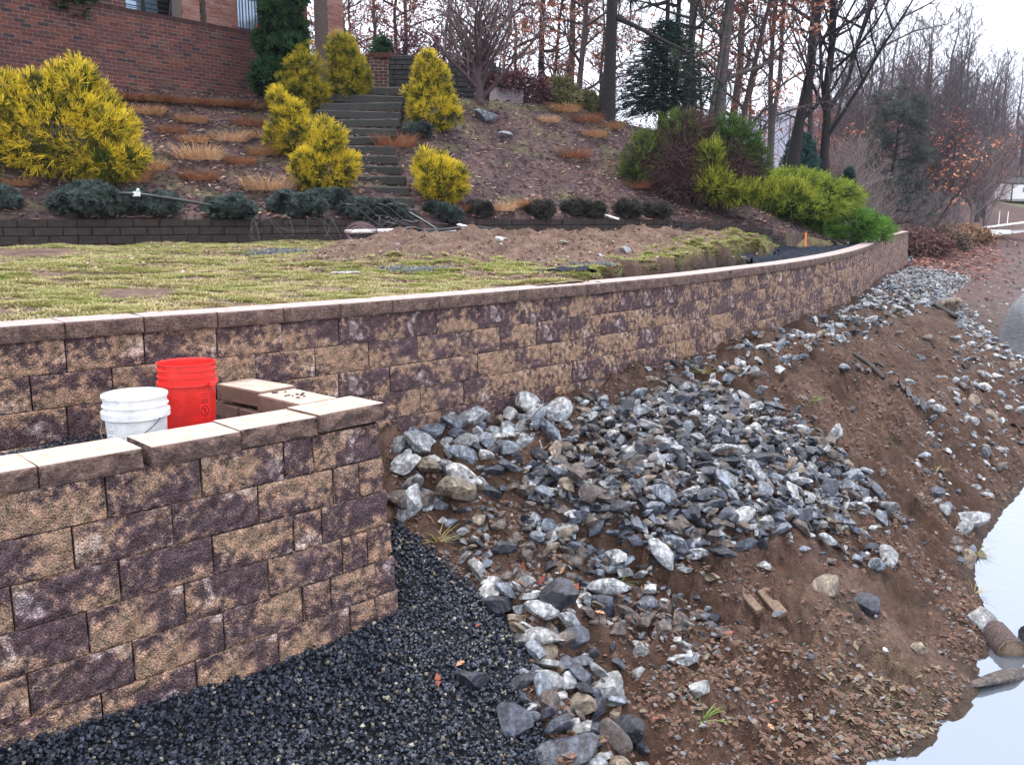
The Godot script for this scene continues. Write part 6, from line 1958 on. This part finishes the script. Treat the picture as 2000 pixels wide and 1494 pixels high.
# ---------- small stuff nobody could count ----------
func build_stuff() -> void:
	var tuft := frond_mesh(140, 9, .018, .042, 1.7, .004, .5, 1)
	var ts := []
	var cs := []
	var tries := 0
	while ts.size() < 42000 and tries < 400000:
		tries += 1
		var d := 4.6 + 15.5 * pow(rng.randf(), 1.7)
		var x := rng.randf_range(-.62, .36) * d - .4
		var w := near(CAPL, x, d)
		if w.z < 0 or w.x < .3:
			continue
		var a := near(DARK, x, d)
		if a.z > 0 or a.x < .05:
			continue
		var z := soil_zone(x, d)
		if rng.randf() < z * 1.05:
			continue
		var n := fn.get_noise_2d(x * 10.0, d * 20.0)
		if n < -.02 and rng.randf() < .75:
			continue
		var h := lawn(x, d)
		if h < w.y - .07 and w.x < 2.0 and d > 8.5:
			continue
		ts.append(turned(rng.randf() * TAU, Vector3(1.5, rng.randf_range(.6, 1.3), 1.5) * (1.0 + d * .03), P(x, h - .01, d)))
		var f := clampf(.45 + n * 1.3 + rng.randf_range(-.3, .3) + (.45 if w.x < 2.6 and d > 9.0 else 0.0), 0, 1)
		var c := Vector3(.47, .39, .21).lerp(Vector3(.28, .32, .09), f)
		if rng.randf() < .25:
			c = Vector3(.52, .42, .24)
		cs.append(v3(c * rng.randf_range(.75, 1.2)))
	var o := stuff("grass", tuft, M.leaf, ts, cs, "patchy yellow-green lawn grass behind the long wall", "grass")
	# mulch and dead stems on the slope
	ts = []
	cs = []
	var chip := MB.new()
	chip.box(Transform3D(), Vector3(.06, .006, .016))
	var chipm := chip.mesh()
	while ts.size() < 32000:
		var d := rng.randf_range(11, 27)
		var x := rng.randf_range(-.6, .36) * d
		if near(DARK, x, d).z < 0:
			continue
		ts.append(turned(rng.randf() * TAU, Vector3.ONE * rng.randf_range(.6, 1.7), P(x, hill(x, d) + rng.randf_range(-.01, .04), d), rng.randf_range(-.5, .5), rng.randf_range(-.4, .4)))
		var q := rng.randf()
		cs.append(v3((Vector3(.06, .04, .048) if q < .5 else Vector3(.13, .08, .075) if q < .8 else Vector3(.30, .20, .13) if q < .96 else Vector3(.42, .33, .24)) * rng.randf_range(.7, 1.3)))
	for i in 900:   # what has blown onto the steps
		var k := rng.randi() % 14
		var f := k / 13.0
		var back := rng.randf_range(-.05, .3)
		ts.append(turned(rng.randf() * TAU, Vector3.ONE * rng.randf_range(.6, 1.5), P((-1.62 - .8 * minf(f / .55, 1.0) if f < .6 else -2.3) - rng.randf_range(.03, 1.2), lerpf(3.36, 6.0, f) + (.008 if back < .06 else -.028), lerpf(15.75, 20.3, f) + back), rng.randf_range(-.2, .2)))
		cs.append(v3(Vector3(.30, .19, .12).lerp(Vector3(.12, .07, .055), rng.randf())))
	stuff("mulch", chipm, M.chip, ts, cs, "purple-brown bark mulch and straw scattered over the slope", "mulch")
	# leaf litter
	var lm := leaf_mesh(141, 1, .05, 0.0)
	ts = []
	cs = []
	while ts.size() < 2600:
		var d := rng.randf_range(12, 26)
		var x := rng.randf_range(-.5, .3) * d
		var a := near(DARK, x, d)
		if a.z < 0 or rng.randf() > .25 + bump(x, d, 3.2, 19.3, 1.3) * 1.5 + bump(x, d, -1.3, 15.8, .6) + bump(x, d, -2.8, 15.2, 1.0) + .3 * fn.get_noise_2d(x * 10, d * 10):
			continue
		ts.append(turned(rng.randf() * TAU, Vector3.ONE * rng.randf_range(.7, 1.3), P(x, hill(x, d) + .02, d), rng.randf_range(-.4, .4)))
		cs.append(v3(Vector3(.30, .085, .05).lerp(Vector3(.5, .27, .16), rng.randf())))
	for i in 6000:
		var d := rng.randf_range(40, 70)
		var x := .41 * d + rng.randf_range(-1.5, 7.0)
		var w := near(BASE, x, d)
		if w.z > 0 or rng.randf() * 4.0 < w.x - .8:
			continue
		ts.append(turned(rng.randf() * TAU, Vector3.ONE * rng.randf_range(1.6, 3.2), P(x, bank_rough(x, d) + .03, d), rng.randf_range(-.4, .4)))
		cs.append(v3(Vector3(.22, .06, .045).lerp(Vector3(.36, .16, .11), rng.randf())))
	stuff("leaf_litter", lm, M.dry_leaf, ts, cs, "red-brown fallen leaves drifted on the slope and at the top of the far beach", "leaves")
	# clods of soil and chips of shale
	ts = []
	cs = []
	while ts.size() < 60000:
		var d := 3.6 + 13.0 * pow(rng.randf(), 1.5)
		var x := rng.randf_range(-.2, .62) * d
		if near(BASE, x, d).z > 0 or in_gravel(x, d) > 0:
			continue
		var h := bank(x, d)
		if h < .02 or rng.randf() > .55 + fn.get_noise_2d(x * 11.0 + 40.0, d * 11.0) * 1.5 + bump(x, d, 2.3, 4.95, .7) - bump(x, d, 2.6, 6.0, .6) * .6:
			continue
		var shale := rng.randf() < bump(x, d, 2.6, 5.1, .8) * .45 + .06
		var s := lerpf(.008, .045, pow(rng.randf(), 4.0))
		ts.append(Transform3D(rock_basis(s) * Basis.from_scale(Vector3(1.3, .5, 1) if shale else Vector3.ONE), P(x, bank_rough(x, d) + s * .2, d)))
		var f := rng.randf_range(.65, 1.35)
		cs.append(v3((Vector3(.16, .125, .08) if shale and rng.randf() < .7 else Vector3(.125, .07, .047) if rng.randf() < .85 else Vector3(.15, .145, .15)) * f))
	stuff("soil_clods", pebble_mesh(61), M.chip, ts, cs, "crumbly clods of brown soil and shale chips over the mud bank", "soil")
	ts = []
	cs = []
	for i in 6000:
		var d := rng.randf_range(26, 75)
		var x := .36 * d + rng.randf_range(-1.0, 12.0)
		if near(BASE, x, d).z > 0 or bank(x, d) < .03:
			continue
		var s := lerpf(.03, .16, pow(rng.randf(), 4.0)) * (1.0 + d * .01)
		ts.append(Transform3D(rock_basis(s) * Basis.from_scale(Vector3(1, .5, 1)), P(x, bank_rough(x, d) + .01, d)))
		var f := rng.randf_range(.6, 1.4)
		cs.append(v3((Vector3(.16, .12, .11) if rng.randf() < .6 else Vector3(.34, .32, .32) if rng.randf() < .5 else Vector3(.07, .055, .055)) * f))
	stuff("beach_stones", pebble_mesh(63), M.chip, ts, cs, "small stones and dark debris strewn over the far muddy beach", "stones")
	ts = []
	cs = []
	while ts.size() < 11000:
		var d := rng.randf_range(8.5, 19.5)
		var x := rng.randf_range(-4.5, 6.2)
		var a := near(DARK, x, d)
		if a.z > 0 or near(CAPL, x, d).z < 0 or a.x < .3 or soil_zone(x, d) < .8:
			continue
		var s := lerpf(.012, .06, pow(rng.randf(), 3.5))
		ts.append(Transform3D(rock_basis(s), L(x, d, s * .2)))
		cs.append(v3((Vector3(.17, .098, .065) * rng.randf_range(.6, 1.4) if rng.randf() < .93 else Vector3(.42, .33, .26)) * rng.randf_range(.7, 1.3)))
	stuff("dug_soil", pebble_mesh(62), M.chip, ts, cs, "loose lumps of dug brown soil heaped on the lawn before the dark wall", "soil")

func _ready() -> void:
	# camera, sky, light, exposure
	var cam := Camera3D.new()
	cam.name = "camera"
	add_child(cam)
	cam.position = Vector3(0, 3.2, 0)
	cam.rotation_degrees = Vector3(-10.36, 0, 0)
	cam.fov = 46.23
	cam.near = 0.1
	cam.far = 5000
	cam.current = true
	var env := Environment.new()
	var sky := Sky.new()
	var sm := ProceduralSkyMaterial.new()
	sm.sky_top_color = Color(.93, .95, 1.0)
	sm.sky_horizon_color = Color(.80, .82, .86)
	sm.ground_horizon_color = Color(.75, .75, .78)
	sm.ground_bottom_color = Color(.35, .33, .32)
	sm.sky_energy_multiplier = 1.15
	sky.sky_material = sm
	env.background_mode = Environment.BG_SKY
	env.sky = sky
	env.tonemap_mode = Environment.TONE_MAPPER_LINEAR
	env.tonemap_exposure = 2.2
	env.sdfgi_enabled = true
	env.ssao_enabled = true
	env.ssil_enabled = true
	var we := WorldEnvironment.new()
	we.name = "surroundings"
	we.environment = env
	add_child(we)
	var sun := DirectionalLight3D.new()
	sun.name = "overcast_sun"
	sun.light_energy = 0.5
	sun.light_angular_distance = 12.0
	sun.light_color = Color(1.0, .97, .93)
	sun.rotation_degrees = Vector3(-64, 195, 0)
	sun.shadow_enabled = true
	add_child(sun)
	env.fog_enabled = true
	env.fog_density = 0.00035
	env.fog_light_color = Color(.86, .88, .96)

	rng.seed = 20
	fn.seed = 3
	fn.frequency = 0.1
	fn.fractal_octaves = 4
	fn2.seed = 8
	fn2.frequency = 0.1
	fn2.fractal_octaves = 3
	var t0 := Time.get_ticks_msec()
	var lap := func(what: String) -> void:
		if false:
			print(what, " ", Time.get_ticks_msec() - t0)
	make_materials(); lap.call("materials")
	build_ground(); lap.call("ground")
	build_main_wall()
	build_near_wall()
	build_dark_walls(); lap.call("walls")
	build_house(); lap.call("house")
	build_steps()
	build_trees(); lap.call("trees")
	build_golden()
	build_spruces()
	build_grasses()
	build_junipers(); lap.call("plants")
	build_rocks(); lap.call("rocks")
	bucket("red_bucket", "red-orange plastic bucket with ribbed rim standing in the planting box", P(-1.88, 1.965, 5.1), .166, .425, M.red_plastic, true)
	bucket("white_bucket", "white plastic bucket standing left of the red one", P(-2.02, 1.92, 4.7), .168, .362, M.white_plastic, false)
	build_litter(); lap.call("litter")
	gravel_over("gravel", "bed of blue-black crushed stone at the foot of the near wall", GRAVEL, 34000, bank, 0.014, 0.034)
	var flat := func(x: float, d: float) -> float: return 1.9 + .02 * sin(x * 9.0) + .015 * sin(d * 11.0) + .05 * clampf(d - 5.0, 0, 1)
	gravel_over("planter_gravel", "blue-black crushed stone filling the box between the two block walls", PackedVector2Array([Vector2(-3.2, 3.1), Vector2(-1.1, 5.1), Vector2(-1.6, 5.95), Vector2(-1.75, 5.85), Vector2(-3.4, 4.4)]), 8000, flat)
	build_stuff(); lap.call("stuff")
